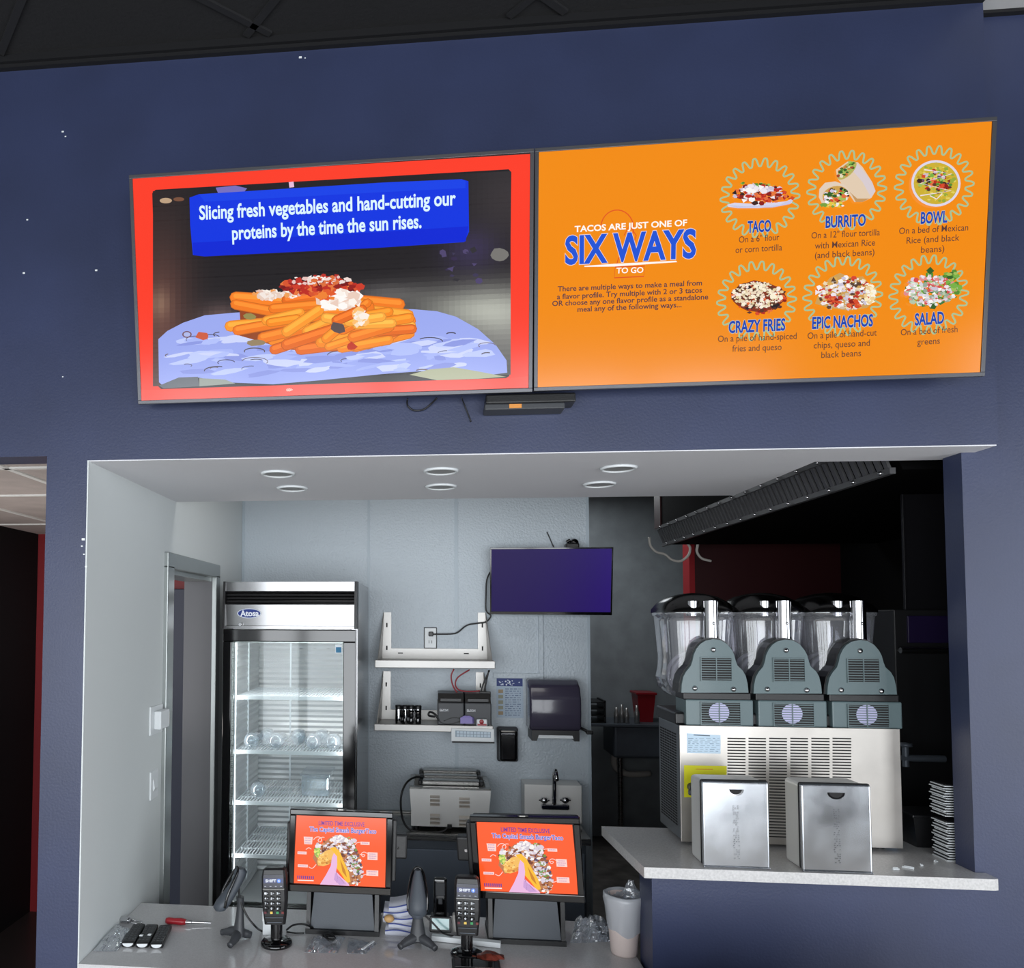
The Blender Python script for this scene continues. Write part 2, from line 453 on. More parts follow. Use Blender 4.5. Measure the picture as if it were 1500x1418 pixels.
struct('trim_2', m, ['door_grey'])
# back wall panels, seams
m = MB(); m.box((-1.232, YB, 0), (XBE, YB+.12, 3.0))
struct('wall_back', m, ['frp_panel'])
m = MB()
for u0, u1 in ((353.5, 357), (538, 541.5), (666, 671)):
    a = at(u0, 900, YB-.004).x; b = at(u1, 900, YB-.004).x; m.box((a, YB-.005, .0), (b, YB+.001, 3.0))
m.box((XBE-.012, YB-.004, 0), (XBE+.003, YB+.123, 3.0))
struct('trim_3', m, ['frp_seam'])
# floors and ceilings
m = MB(); m.box((-4.1, REAR-.3, -.1), (4.1, .1, 0)); m.box((-3.3, .1, -.1), (-1.2, 2.5, -.003))
struct('floor', m, ['floor_tile'])
m = MB(); m.box((-1.2, .1, -.1), (2.9, 4.8, -.002))
struct('floor_kitchen', m, ['kitchen_floor'])
m = MB(); m.box((-4.1, REAR-.3, ZTOP+.02), (4.1, .0, ZTOP+.12)); m.set(1)
GA, GRID_AT = 42, (-.547, -.079)
def bar(p, d, w=.011):
    """one grid bar through p along d, cut at the room's walls"""
    t = []
    for lim, k in ((-3.98, 0), (3.98, 0), (REAR+.02, 1), (-.04, 1)):
        if abs(d[k]) > 1e-6:
            q = (lim-p[k])/d[k]; o = p[1-k]+d[1-k]*q
            if (k == 0 and REAR+.02 <= o <= -.04) or (k == 1 and -3.98 <= o <= 3.98): t.append(q)
    if len(t) < 2: return
    a, b = min(t), max(t); s = V3((-d[1], d[0], 0))*w
    A, B = V3((p[0]+d[0]*a, p[1]+d[1]*a, ZTOP+.012)), V3((p[0]+d[0]*b, p[1]+d[1]*b, ZTOP+.012))
    m.prism([A-s, B-s, B+s, A+s], (0, 0, .009))
for k in range(-12, 13):
    for dg in (GA, GA+90):
        d = (math.cos(math.radians(dg)), math.sin(math.radians(dg)))
        bar((GRID_AT[0]-d[1]*.61*k, GRID_AT[1]+d[0]*.61*k), d)
struct('ceiling', m, ['black_tile', 'black_grid'])
m = MB(); m.box((-4, -.03, ZTOP-.004), (XE, .0, ZTOP+.022)); m.box((-4, -.018, ZTOP-.016), (XE, .0, ZTOP-.004))
struct('trim_4', m, ['black_trim'])
zt = at(1470, 18, .09).z
m = MB(); m.box((XE+.004, -.35, zt), (3.79, .0925, ZTOP+.018)); m.set(1); m.box((XE+.003, .075, zt-.01), (3.79, .0925, zt))
struct('trim_5', m, ['light_grey', 'black_trim'])
m = MB(); m.box((-1.232, .2, 3.0), (2.9, 4.8, 3.1))
struct('ceiling_kitchen', m, ['dim_grey'])
# dining room shell behind the viewer, with the storefront openings
def wallholes(mb, x0, x1, holes, z1, y0, y1, z0h, z1h):
    xs = x0
    for a, b in holes: mb.box((xs, y0, 0), (a, y1, z1)); mb.box((a, y0, z1h), (b, y1, z1)); mb.box((a, y0, 0), (b, y1, z0h)); xs = b
    mb.box((xs, y0, 0), (x1, y1, z1))
m = MB(); wallholes(m, -4.1, 4.1, [(x-.48, x+.48) for x in BAYS], 3.8, REAR-.08, REAR, .3, 2.7)
struct('wall_rear', m, ['dark_wall'])
m = MB(); m.box((-4.1, REAR, 0), (-4.0, .0, 3.8))
struct('wall_dining_left', m, ['light_grey'])
m = MB()
for a, b in ((REAR, -4.33), (-2.87, -2.73), (-1.27, .09)): m.box((3.8, a, 0), (3.88, b, 3.8))
m.box((3.8, -4.33, 0), (3.88, -1.27, .25)); m.box((3.8, -4.33, 2.95), (3.88, -1.27, 3.8))
struct('wall_dining_right', m, ['navy_dark'])
# unseen low divider, added to shade the wall under the bar
m = MB(); m.box((.44, -.42, 0), (1.38, -.35, .93)); m.box((.42, -.44, .93), (1.40, -.33, .95))
struct('wall_shade_blocker', m, ['navy_dark'])
# corridor on the left
CX, CY, CZ = -2.51, 2.40, 2.385
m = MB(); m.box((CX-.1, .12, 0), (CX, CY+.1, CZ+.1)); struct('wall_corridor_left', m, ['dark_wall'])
m = MB(); m.box((-3.3, 0, 0), (CX, .12, ZH+.016)); struct('wall_corridor_return', m, ['navy_paint'])
m = MB(); m.box((CX, CY, 0), (-1.232, CY+.1, CZ+.1)); struct('wall_corridor_end', m, ['corridor_red'])
m = MB(); m.box((CX, .12, CZ), (-1.232, CY, CZ+.1)); m.set(1)
for y in (.27, .87, 1.88): m.box((CX, y-.012, CZ-.006), (-1.232, y+.012, CZ+.001))
for x in (-2.12, -1.52): m.box((x-.012, .12, CZ-.006), (x+.012, CY, CZ+.001))
struct('ceiling_corridor', m, ['grey_tile', 'white_grid'])
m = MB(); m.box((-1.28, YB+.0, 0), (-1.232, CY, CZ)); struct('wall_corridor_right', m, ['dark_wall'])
m = MB(); m.box((CX, .12, -.002), (-1.232, CY, .004)); struct('floor_corridor', m, ['corridor_floor'])
m = MB(); m.box((-2.15, CY-.04, 0.005), (-1.33, CY+.01, 2.03), .004)
struct('door_1', m, ['door_dark'])
# kitchen beyond
m = MB(); m.box((.75, 4.6, 0), (2.9, 4.7, 3.0)); struct('wall_kitchen_back', m, ['kitchen_wall'])
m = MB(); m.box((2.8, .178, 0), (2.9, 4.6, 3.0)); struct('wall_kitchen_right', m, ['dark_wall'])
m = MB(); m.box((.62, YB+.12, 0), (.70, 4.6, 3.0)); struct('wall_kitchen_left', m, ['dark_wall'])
xr = at(1009, 830, 3.3).x
xr2 = at(1017, 830, 3.3).x; zz = at(1012, 786, 3.3).z+.3
m = MB(); m.box((xr2, 3.3, 0), (2.8, 3.42, zz)); struct('wall_kitchen_partition', m, ['dark_red'])  # shade on the red wall face is put into this darker red
m = MB(); m.box((xr, 3.29, 0), (xr2, 3.43, zz)); struct('wall_kitchen_lit_end', m, ['red_lit'])  # lit end of the same wall, its light put into a brighter red
area('corridor_fill', (-1.9, .9, 1.2), (PI, 0, 0), .8, .6, 7, (1, .94, .9))  # added fill aimed upward to brighten the corridor ceiling
area('kitchen_lamp', (1.1, 3.7, 2.9), (0, 0, 0), .4, .9, 9, (.9, .96, 1))
area('ceiling_troffer', (-.1, 1.02, 2.96), (0, 0, 0), 1.5, .25, 4.5, (1, .98, .95))
area('corridor_fill', (-1.9, 1.4, 2.36), (0, 0, 0), .4, .4, 2.5, (1, .94, .9))  # second added fill, brightens the red end wall

# ------------------------------------------------------------------ menu screens
def tvframe(name, label, cx, cy, cz, yaw, tilt, roll, w, h, group, bez=.011, mats=('tv_bezel', 'black_plastic')):
    c = V3((cx, cy, cz)) + V3((0, EYE.y, EYE.z))
    u = V3((math.cos(yaw), math.sin(yaw), 0)); n0 = V3((math.sin(yaw), -math.cos(yaw), 0))
    v = V3((0, 0, 1))*math.cos(tilt) + n0*math.sin(tilt)
    u2 = u*math.cos(roll)+v*math.sin(roll); v2 = v*math.cos(roll)-u*math.sin(roll); n = u2.cross(v2)
    if n.y > 0: n = -n
    B = Matrix((u2, v2, n)).transposed().to_4x4(); B.translation = c
    t = bpy.data.objects.new(name, None); COL.objects.link(t); t.empty_display_size = .05
    t.matrix_world = B; FRAME[t.name] = B; set_props(t, label, 'screen', group)
    t.location = c; t.rotation_euler = B.to_euler()
    return t, c, u2, v2, n, B
def tvbody(t, B, w, h, bez, depth, mats):
    m = MB()
    for a, b in (((-w/2, -h/2, -.012), (w/2, -h/2+bez, .002)), ((-w/2, h/2-bez, -.012), (w/2, h/2, .002)), ((-w/2, -h/2+bez, -.012), (-w/2+bez, h/2-bez, .002)), ((w/2-bez, -h/2+bez, -.012), (w/2, h/2-bez, .002))): m.box(a, b, .001, mx=B)
    mesh('bezel', m, mats[0], t)
    m = MB(); m.box((-w/2+.004, -h/2+.004, -.03), (w/2-.004, h/2-.004, -.004), mx=B); m.box((-w*.3, -h*.3, -depth), (w*.3, h*.25, -.03), .006, mx=B)
    mesh('housing', m, mats[1], t)
# ---- left screen: fries on printed paper
random.seed(11)
t, c, u, v, n, B = tvframe('menu_screen', 'wall mounted screen with red border showing orange fries under a blue banner', -.3055, 2.2725, 1.0048, -.0135, .1452, .0023, 1.199, .68, 'menu screens above the counter opening')
tvbody(t, B, 1.199, .68, .011, .055, ('tv_bezel', 'black_plastic'))
P = Pic(c-n*.001, u, v)
def grad(P, quad, c0, c1, n=24, vert=True):
    tl, tr, br, bl = [V3((q[0], q[1])) for q in quad]
    for i in range(n):
        a, b = i/n, (i+1)/n; k = (i+.5)/n; col = [c0[j]+(c1[j]-c0[j])*k for j in range(3)]
        if vert: P.poly([tl.lerp(bl, a), tr.lerp(br, a), tr.lerp(br, b), tl.lerp(bl, b)], col)
        else: P.poly([tl.lerp(tr, a), tl.lerp(tr, b), bl.lerp(br, b), bl.lerp(br, a)], col)
P.layer = 1; P.poly([(193.5, 260.5), (777.5, 225.5), (774, 568), (206, 587)], (253, 62, 40))
P.layer = 2
def photo(x): # edges of the framed photo
    k = (x-225)/(745-225); return 277+(248-277)*k, 570+(553-570)*k
P.poly([(228, 278), (745, 248), (749, 252), (746, 551), (741, 554), (236, 570), (232, 566), (223, 283)], (36, 33, 36))
P.layer = 2.3
def bgcol(x, k):
    """blurred room behind the plate: brown at the left, black, pale blur at the right"""
    y = 262+k*290
    g = lambda cx, cy, sx, sy: math.exp(-((x-cx)/sx)**2-((y-cy)/sy)**2)
    c = [34, 31, 34]
    for a, t in ((g(236, 470, 46, 150), (66, 36, 26)), (g(236, 430, 14, 22), (40, 40, 30)), (g(700, 455, 110, 34), (104, 108, 98)), (g(745, 500, 80, 60), (84, 86, 80)), (g(325, 455, 30, 22), (64, 48, 44)), (g(745, 300, 70, 70), (22, 20, 20)), (g(690, 372, 40, 30), (18, 14, 40)), (g(560, 430, 60, 16), (46, 46, 44))): c = [c[q]+a*t[q] for q in range(3)]
    return c
NX, NY = 64, 40
for i in range(NX):
    xa, xb = 224+(748-224)*i/NX, 224+(748-224)*min(NX, i+1.3)/NX
    for q in range(NY):
        k0, k1 = q/NY, min(1, (q+1.3)/NY); fy = lambda x, k: photo(x)[0]+3+(photo(x)[1]-7-photo(x)[0])*k
        P.layer += .0008; P.poly([(xa, fy(xa, k0)), (xb, fy(xb, k0)), (xb, fy(xb, k1)), (xa, fy(xa, k1))], bgcol((xa+xb)/2, (k0+k1)/2))
P.layer = 4.7
P.ell(243, 294, 9, 4, (190, 160, 130)); P.ell(262, 292, 8, 3, (120, 80, 60))
P.poly([(316, 275), (345, 272), (362, 276), (358, 281), (320, 284)], (118, 112, 190)); P.poly([(423, 267), (430, 266), (431, 274), (424, 275)], (230, 190, 220))
for k in range(16): P.scatter(1, random.uniform(650, 700), random.uniform(364, 420), 8, 8, [(54, 44, 74), (62, 56, 84), (50, 48, 54), (80, 70, 110)], 2, 6)
P.layer = 5.4; P.ell(732, 374, 14, 10, (120, 118, 114), n=12, jit=.15)
# paper
P.layer = 5.6
P.poly([(232, 497), (245, 485), (268, 473), (300, 462), (345, 458), (395, 455), (470, 452), (560, 452), (605, 453), (640, 456), (668, 464), (700, 482), (726, 505), (742, 528), (743, 546), (720, 549), (690, 544), (660, 541), (600, 545), (560, 548), (520, 552), (470, 557), (400, 563), (330, 560), (290, 553), (262, 558), (240, 566), (233, 560)], (156, 170, 240))
P.layer = 5.9
for k in range(90):
    x = random.uniform(262, 708); k2 = (x-240)/495; y = random.uniform(500-20*math.sin(PI*k2), 552-14*k2)
    P.layer += .003; P.ell(x, y, random.uniform(8, 34), random.uniform(2, 6), random.choice([(178, 192, 250), (192, 204, 252), (140, 152, 226), (168, 182, 246), (206, 214, 250)]), rot=random.uniform(-.25, .05), n=10, jit=.25)
P.layer = 6.3
for k in range(34):
    x = random.choice([random.uniform(245, 400), random.uniform(360, 560), random.uniform(590, 735)]); y = random.uniform(472, 545)
    if 330 < x < 610 and y < 512: continue
    if not (462+abs(x-480)*.12 < y < 556-(x-240)*.03): continue
    r = random.uniform(5, 20); a0 = random.uniform(2.4, 4); pts = [(x+r*math.cos(a0+.25*i), y+r*.32*math.sin(a0+.25*i)) for i in range(random.randint(6, 16))]
    P.layer += .003; P.line(pts, random.uniform(.8, 1.8), random.choice([(70, 66, 84), (92, 84, 96), (112, 96, 104), (84, 84, 120)]))
P.ell(296, 492, 9, 6, (206, 92, 60), n=9, jit=.2); P.ell(274, 490, 7, 5, (120, 84, 96)); P.layer += .1; P.ell(274, 490, 5, 3.4, (176, 186, 236))
P.layer = 6.6
P.poly([(600, 549), (630, 541), (665, 538), (700, 544), (741, 552), (700, 555), (640, 557)], (176, 180, 150)); P.poly([(233, 565), (262, 553), (290, 552), (292, 566), (240, 569)], (98, 104, 112)); P.poly([(292, 566), (292, 554), (330, 556), (345, 562)], (150, 158, 150))
# red border over the photo's lower edge
P.layer = 7
P.poly([(206, 571), (236, 571), (500, 561.5), (741, 554.5), (774, 551), (774, 568), (206, 587)], (253, 70, 50))
P.ell(424, 571, 5, 2.5, (255, 220, 210), n=8, jit=.2)
# shadow under the pile, then fries
P.layer = 7.4; P.poly([(345, 490), (380, 500), (420, 512), (470, 516), (540, 512), (598, 492), (604, 470), (590, 452), (350, 440), (352, 470)], (150, 70, 30))
FR = [(250, 140, 30), (255, 154, 44), (244, 124, 30), (255, 170, 60), (232, 108, 26), (252, 132, 36)]
def fry(x0, y0, x1, y1, w):
    d = V3((x1-x0, y1-y0)); L = d.length; d.normalize(); q = V3((-d.y, d.x)); a = V3((x0, y0)); b = V3((x1, y1)); c0 = random.choice(FR)
    def cap(w, cc, off=0):
        pts = []
        for i in range(5): t = PI/2+PI*i/4; pts.append(a+d*(w*.5*math.cos(t))+q*(w*.5*math.sin(t)+off))
        for i in range(5): t = -PI/2+PI*i/4; pts.append(b+d*(w*.5*math.cos(t))+q*(w*.5*math.sin(t)+off))
        P.layer += .03; P.poly([(p.x, p.y) for p in pts], cc)
    cap(w+2.4, [c*.86 for c in c0]); cap(w, c0); cap(w*.45, [min(255, c*1.06+16) for c in c0], -w*.16)
P.layer = 7.8
for f in ((430, 504, 585, 470, 15), (400, 498, 500, 470, 15), (520, 508, 600, 488, 14), (560, 500, 602, 470, 13), (440, 512, 540, 500, 14), (385, 495, 450, 480, 14), (337, 478, 430, 470, 14), (348, 484, 470, 462, 13), (402, 512, 470, 490, 13), (345, 436, 440, 442, 15), (345, 446, 430, 462, 13), (400, 470, 470, 440, 14), (450, 486, 520, 452, 14), (420, 505, 510, 476, 15), (505, 500, 592, 482, 14), (500, 510, 570, 498, 12), (520, 440, 585, 446, 15), (530, 454, 598, 462, 15), (560, 470, 602, 478, 14), (470, 440, 540, 446, 13), (420, 440, 500, 430, 13), (400, 452, 470, 446, 12), (540, 476, 600, 466, 13), (470, 502, 545, 488, 14), (390, 470, 440, 458, 12), (505, 470, 540, 450, 16), (555, 486, 604, 482, 12)): fry(*f)
for _ in range(16):
    a_ = random.uniform(-.75, .3); x = random.uniform(400, 560); y = random.uniform(450, 500); L_ = random.uniform(34, 60); fry(x-L_*.5*math.cos(a_), y-L_*.5*math.sin(a_), x+L_*.5*math.cos(a_), y+L_*.5*math.sin(a_), random.uniform(10, 14))
P.layer = max(11.5, P.layer+.5); P.ell(495, 480, 12, 8, (92, 78, 78), n=9, jit=.2); P.ell(366, 464, 10, 5, (150, 140, 80), n=9, jit=.2); P.ell(515, 508, 7, 6, (196, 50, 24), n=8, jit=.3); P.ell(377, 502, 14, 5, (150, 130, 96), n=9, jit=.2)
P.layer += .5; P.scatter(40, 408, 430, 40, 5, [(240, 222, 214), (226, 190, 176), (250, 240, 230), (240, 160, 90)], 3, 6)
P.scatter(26, 395, 434, 20, 4, [(244, 232, 224), (232, 206, 190)], 3, 6)
P.scatter(120, 470, 420, 58, 11, [(150, 30, 26), (190, 44, 32), (216, 84, 44), (232, 120, 60), (120, 22, 24), (206, 60, 40)], 4, 8)
P.scatter(70, 468, 411, 44, 7, [(240, 220, 214), (232, 196, 190), (190, 50, 40), (220, 110, 60), (250, 240, 236)], 2.5, 6)
P.scatter(80, 500, 440, 30, 11, [(252, 244, 236), (244, 226, 214), (255, 250, 246), (236, 206, 190)], 5, 11)
P.scatter(30, 526, 466, 8, 12, [(252, 240, 230), (250, 224, 190), (255, 190, 110)], 4, 9)
P.scatter(16, 476, 433, 14, 7, [(240, 130, 50), (226, 90, 40)], 4, 8)
# banner
P.layer += 1; P.poly([(278, 290), (292, 285), (560, 268), (676, 263), (686, 266), (687, 340), (680, 355), (560, 363), (300, 376), (283, 374), (279, 330)], (14, 54, 226))
P.layer += .3; P.poly([(292, 285), (560, 268), (676, 263), (682, 266), (682, 276), (560, 282), (300, 296)], (22, 66, 232)); P.poly([(283, 356), (560, 340), (686, 332), (682, 354), (560, 363), (300, 376), (284, 374)], (10, 40, 214))
P.text('Slicing fresh vegetables and hand-cutting our', (293, 322), (667, 300.5), 19.5, (222, 246, 255), .024)
P.text('proteins by the time the sun rises.', (341, 351.5), (617, 334), 19.5, (222, 246, 255), .024)
mesh('display', P.mb, 'screen', t)

# ---- right screen: six dishes on orange
random.seed(5)
t, c, u, v, n, B = tvframe('menu_screen', 'wall mounted screen with orange menu of six dishes in wavy circles', .9054, 2.263, 1.014, -.0147, .127, .004, 1.2146, .6838, 'menu screens above the counter opening')
tvbody(t, B, 1.2146, .6838, .011, .055, ('tv_bezel', 'black_plastic'))
P = Pic(c-n*.001, u, v)
P.layer = 1; P.poly([(789.5, 223), (1453, 177), (1435.5, 545.5), (786, 568)], (243, 140, 12))
P.layer = 2
RED = (226, 84, 30)
P.line([(904+24*math.cos(a), 352-30+24*math.sin(a)*1.1+12) for a in [PI+.1+i*.22 for i in range(17)]], 1.5, RED)
P.line([(914, 345), (922, 330), (932, 345), (926, 362)], 1.4, RED); P.line([(902, 392), (906, 378), (914, 374)], 1.4, RED)
P.line([(901, 391), (944, 390), (943, 405), (900, 407)], 1.5, RED, closed=True)
P.text('TACOS ARE JUST ONE OF', (842, 340), (1006, 330.5), 8.6, (255, 252, 244), .026)
P.text('SIX WAYS', (829, 386.5), (1018, 376.5), 39, (34, 84, 214), .03, .045, (232, 220, 224))
P.layer += .5; P.poly([(856, 389.5), (900, 386.5), (990, 382), (992, 384), (900, 390.5), (856, 391)], (255, 250, 244))
P.text('TO GO', (903, 400.5), (942, 399.5), 8, (255, 252, 246), .02)
DK = (92, 62, 66)
for s, a, b in (('There are multiple ways to make a meal from', (817, 427), (1028, 418)), ('a flavor profile. Try multiple with 2 or 3 tacos', (816, 438.5), (1028, 428.5)), ('OR choose any one flavor profile as a standalone', (809, 448.5), (1037, 438.5)), ('meal any of the following ways...', (846, 457), (998, 450))):
    P.text(s, a, b, 7.4, DK, .016)
BL = (26, 66, 178); TEAL = (168, 196, 150)
def burst(cx, cy, r0, r1, n=22, rot=.0, sy=1):
    pts = []; N = n*10
    for i in range(N):
        a = 2*PI*i/N; w = .5+.5*math.cos(n*a); w = w*w*(3-2*w); r = r0+(r1-r0)*w
        pts.append((cx+r*math.cos(a+rot), cy+sy*r*math.sin(a+rot)-.05*r*math.cos(a+rot)))
    P.layer += .3; P.line(pts, 2.6, TEAL, closed=True); P.layer += .3
for cx, cy in ((1113, 290), (1240, 279), (1368, 272), (1108, 441), (1234, 434), (1360, 432)): burst(cx, cy, 46, 58)
def caption(title, ta, tb, cap, rows):
    P.text(title, ta, tb, cap, BL, .028, .055, (190, 204, 190))
    for s, a, b in rows: P.text(s, a, b, 9.2, (96, 62, 52), .003)
caption('TACO', (1095, 341), (1128.5, 339), 16, [('On a 6" flour', (1082, 356), (1141, 352)), ('or corn tortilla', (1077, 371), (1145, 367))])
caption('BURRITO', (1209, 334), (1267, 330.5), 16, [('On a 12" flour tortilla', (1188, 350), (1288, 345)), ('with Mexican Rice', (1193, 365), (1281, 360)), ('(and black beans)', (1193, 379), (1280, 374))])
caption('BOWL', (1348, 328), (1386, 326), 16, [('On a bed of Mexican', (1316, 343.5), (1417, 338)), ('Rice (and black', (1327, 357.5), (1404, 353)), ('beans)', (1348, 371), (1382, 369))])
caption('CRAZY FRIES', (1067, 488), (1149, 484), 16.5, [('On a pile of hand-spiced', (1051, 501.5), (1166, 497)), ('fries and queso', (1072, 515.5), (1144, 513))])
caption('EPIC NACHOS', (1189, 482), (1277, 478), 16.5, [('On a pile of hand-cut', (1182, 497), (1283, 492)), ('chips, queso and', (1191, 511), (1273, 507)), ('black beans', (1202, 525), (1260, 522))])
caption('SALAD', (1339, 477), (1381, 474), 16.5, [('On a bed of fresh', (1318, 492), (1401, 487)), ('greens', (1342, 506), (1375, 504))])
WHT = [(238, 230, 236), (220, 210, 226), (250, 246, 244), (204, 196, 214)]; REDS = [(186, 40, 30), (214, 74, 40), (140, 30, 24), (226, 110, 60)]; GRN = [(84, 140, 50), (120, 176, 70), (50, 96, 40), (160, 190, 90)]; DRK = [(60, 36, 32), (92, 50, 40), (40, 30, 34)]
# taco
P.layer += .3; P.poly([(1064, 301), (1075, 298), (1110, 300), (1150, 296), (1162, 291), (1158, 299), (1140, 303), (1110, 306), (1080, 306), (1066, 304)], (214, 214, 236)); P.poly([(1064, 301), (1090, 303), (1140, 301), (1162, 292), (1156, 300), (1130, 305), (1080, 306)], (190, 190, 224))
P.scatter(20, 1105, 272, 30, 4, GRN, 2, 4); P.scatter(110, 1112, 286, 38, 13, WHT+REDS+DRK+[(230, 120, 60)], 2.5, 6); P.scatter(30, 1117, 289, 13, 7, REDS+[(240, 130, 60)], 2.5, 5); P.scatter(26, 1108, 277, 22, 5, WHT, 3, 6); P.scatter(10, 1150, 291, 10, 3, REDS, 2, 4)
# burrito
P.layer += .3; P.poly([(1225, 262), (1223, 250), (1240, 238), (1255, 239), (1262, 246), (1276, 268), (1281, 281), (1275, 291), (1262, 297), (1250, 297), (1244, 288), (1234, 274)], (226, 204, 178)); P.layer += .2; P.poly([(1255, 241), (1276, 268), (1281, 281), (1274, 290), (1262, 268), (1248, 252)], (216, 204, 208)); P.poly([(1236, 276), (1246, 286), (1252, 297), (1262, 297), (1272, 292), (1254, 292)], (196, 150, 96))
P.layer += .2; P.ell(1239, 251, 18, 8, (186, 176, 96), rot=-.75); P.scatter(44, 1239, 249, 16, 6, GRN+[(200, 120, 60), (230, 220, 190), (160, 70, 40)], 2, 4, rot=-.75)
P.layer += .2; P.poly([(1198, 290), (1199, 278), (1207, 269), (1222, 267), (1236, 272), (1244, 282), (1240, 294), (1220, 302), (1204, 302)], (226, 206, 186)); P.layer += .2; P.ell(1222, 287, 19, 13, (206, 160, 80), rot=-.25); P.scatter(70, 1223, 289, 18, 11, WHT+REDS+DRK+GRN+[(226, 190, 80)], 2, 4.5, rot=-.25); P.scatter(30, 1220, 301, 18, 3, [(230, 200, 70), (120, 160, 60), (240, 236, 230)], 2, 4)
# bowl
P.layer += .3; P.ell(1369, 270, 36, 34, (222, 216, 232), n=32); P.layer += .2; P.ell(1369, 270, 32.5, 30.5, (206, 176, 50), n=32)
P.scatter(120, 1369, 270, 30, 28, [(214, 190, 70), (226, 206, 96), (190, 150, 40), (150, 170, 60), (200, 176, 60)], 2, 4); P.scatter(90, 1368, 268, 24, 17, REDS+DRK+GRN+[(206, 190, 200), (92, 70, 110)], 2, 4.5)
P.layer += .3; P.line([(1352, 250), (1392, 256), (1346, 270), (1391, 281), (1346, 288)], 1.8, (240, 226, 232)); P.line([(1360, 288), (1370, 293), (1378, 285)], 1.4, (240, 226, 232))
# crazy fries
P.layer += .3; P.ell(1109, 436, 39, 23, (130, 52, 30), n=22, jit=.08); P.scatter(90, 1109, 437, 40, 24, REDS+DRK, 2, 5); P.scatter(330, 1108, 433, 37, 19, [(240, 226, 196), (250, 240, 214), (226, 206, 160), (236, 216, 190), (92, 60, 40), (250, 236, 226)], 1.6, 3.6)
# nachos
P.layer += .3; P.poly([(1192, 446), (1200, 424), (1214, 408), (1228, 401), (1246, 408), (1262, 406), (1276, 424), (1280, 440), (1268, 452), (1240, 456), (1212, 452)], (206, 160, 90)); P.scatter(260, 1235, 431, 42, 24, WHT+[(206, 190, 170), (222, 170, 80), (236, 216, 180), (190, 50, 40), (214, 70, 50), (92, 66, 50), (250, 244, 240)], 2, 5); P.scatter(24, 1222, 441, 12, 5, REDS, 2.5, 5); P.scatter(16, 1250, 446, 10, 5, REDS, 2.5, 5); P.scatter(40, 1272, 432, 7, 14, [(250, 236, 196), (250, 244, 226), (236, 206, 150)], 2.5, 5)
# salad
P.layer += .3; P.scatter(90, 1364, 424, 40, 27, GRN+[(60, 120, 60)], 3, 7); P.scatter(260, 1360, 427, 38, 22, WHT+[(206, 220, 200), (180, 200, 170), (214, 80, 80), (232, 226, 230), (150, 170, 150), (226, 140, 140)], 2, 4.5); P.scatter(20, 1392, 412, 8, 14, GRN, 3, 6)
mesh('display', P.mb, 'screen', t)

# black media box and its leads under the screens
p0, p1 = at(711, 590, -.055), at(842, 584, -.055)
m = MB(); m.box((p0.x, -.075, p1.z-.014), (p1.x, -.001, p1.z+.014), .005)
tb = thing('media_box', 'slim black media box hanging on the blue wall below the two menu screens', 'media box', ((p0.x+p1.x)/2, -.04, p1.z-.02))
mesh('case', m, 'black_plastic', tb)
m = MB(); q = at(712, 598, -.075); m.box((q.x-.004, -.07, q.z-.004), (at(838, 590, -.07).x-.02, -.002, p1.z-.013), .004)
mesh('tray', m, 'charcoal_plastic', tb)
a = at(746, 594, -.072); m = MB(); m.box((a.x, -.0725, a.z-.008), (a.x+.036, -.069, a.z+.004)); mesh('sticker', m, 'orange_label', tb, label='small orange sticker')
m = MB(); m.tube([at(597, 584, -.03), at(597, 594, -.012), at(606, 601, -.008), at(620, 600, -.008), at(631, 592, -.012), at(640, 583, -.03)], .0025)
mesh('cable', m, 'black_plastic', label='thin black cable drooping in a loop below the red bordered screen', cat='cable')
m = MB(); m.tube([at(676, 582, -.03), at(681, 595, -.008), at(690, 618, -.005)], .002)
mesh('cable', m, 'black_plastic', label='short black lead hanging straight down left of the media box', cat='cable')

# recessed downlights in the soffit
for i, (uu, vv, lab) in enumerate(((407, 693, 'front of the left pair of unlit round downlights in the soffit'), (428, 714.5, 'rear of the left pair of unlit round downlights in the soffit'), (646, 689, 'front of the middle pair of unlit round downlights in the soffit'), (646, 712, 'rear of the middle pair of unlit round downlights in the soffit'), (906, 685, 'front of the right pair of unlit round downlights in the soffit'), (878, 708.5, 'rear of the right pair of unlit round downlights in the soffit'))):
    p = atz(uu, vv, ZH-.003)
    if i == 0:
        d0_ = thing('downlight', lab, 'ceiling light', (p.x, p.y, ZH-.004), group='round downlights in the soffit')
        m = MB(); m.lathe([(.050, -.001), (.051, -.007), (.056, -.006), (.060, 0), (.050, .0)], (0, 0, 0), n=32)
        mesh('trim_ring', m, 'white_plastic', d0_, local=True)
        m = MB(); m.lathe([(.0001, -.002), (.050, -.002)], (0, 0, 0), n=32); mesh('lens', m, 'lens_glass', d0_, local=True)
    else: dup(d0_, (p.x, p.y, ZH-.004), label=lab)

# ------------------------------------------------------------------ glass-door fridge
FY = 1.344
fl, fr_ = at(327, 1000, FY).x, at(523, 1000, FY).x
def fz(v, y=FY): return at(430, v, y).z
ft = at(430, 852.5, FY).z; hb = fz(921); gt = fz(940); gb = fz(1327); db = fz(1340)
gl, gr = at(340.5, 1000, FY).x, at(503.5, 1000, FY).x
FB = 2.0
t = thing('display_fridge', 'tall glass door display fridge with stainless header and bright white interior', 'fridge', ((fl+fr_)/2, (FY+FB)/2, 0))
m = MB(); w_ = .03
m.box((fl, FY+.02, .1), (fl+w_, FB, ft)); m.box((fr_-w_, FY+.02, .1), (fr_, FB, ft)); m.box((fl+w_, FB-w_, .1), (fr_-w_, FB, ft))
m.box((fl+w_, FY+.05, hb), (fr_-w_, FB-w_, ft-.002)); m.box((fl+w_, FY+.02, .1), (fr_-w_, FB-w_, db-.01))
mesh('cabinet', m, 'steel_mirror', t)
m = MB()
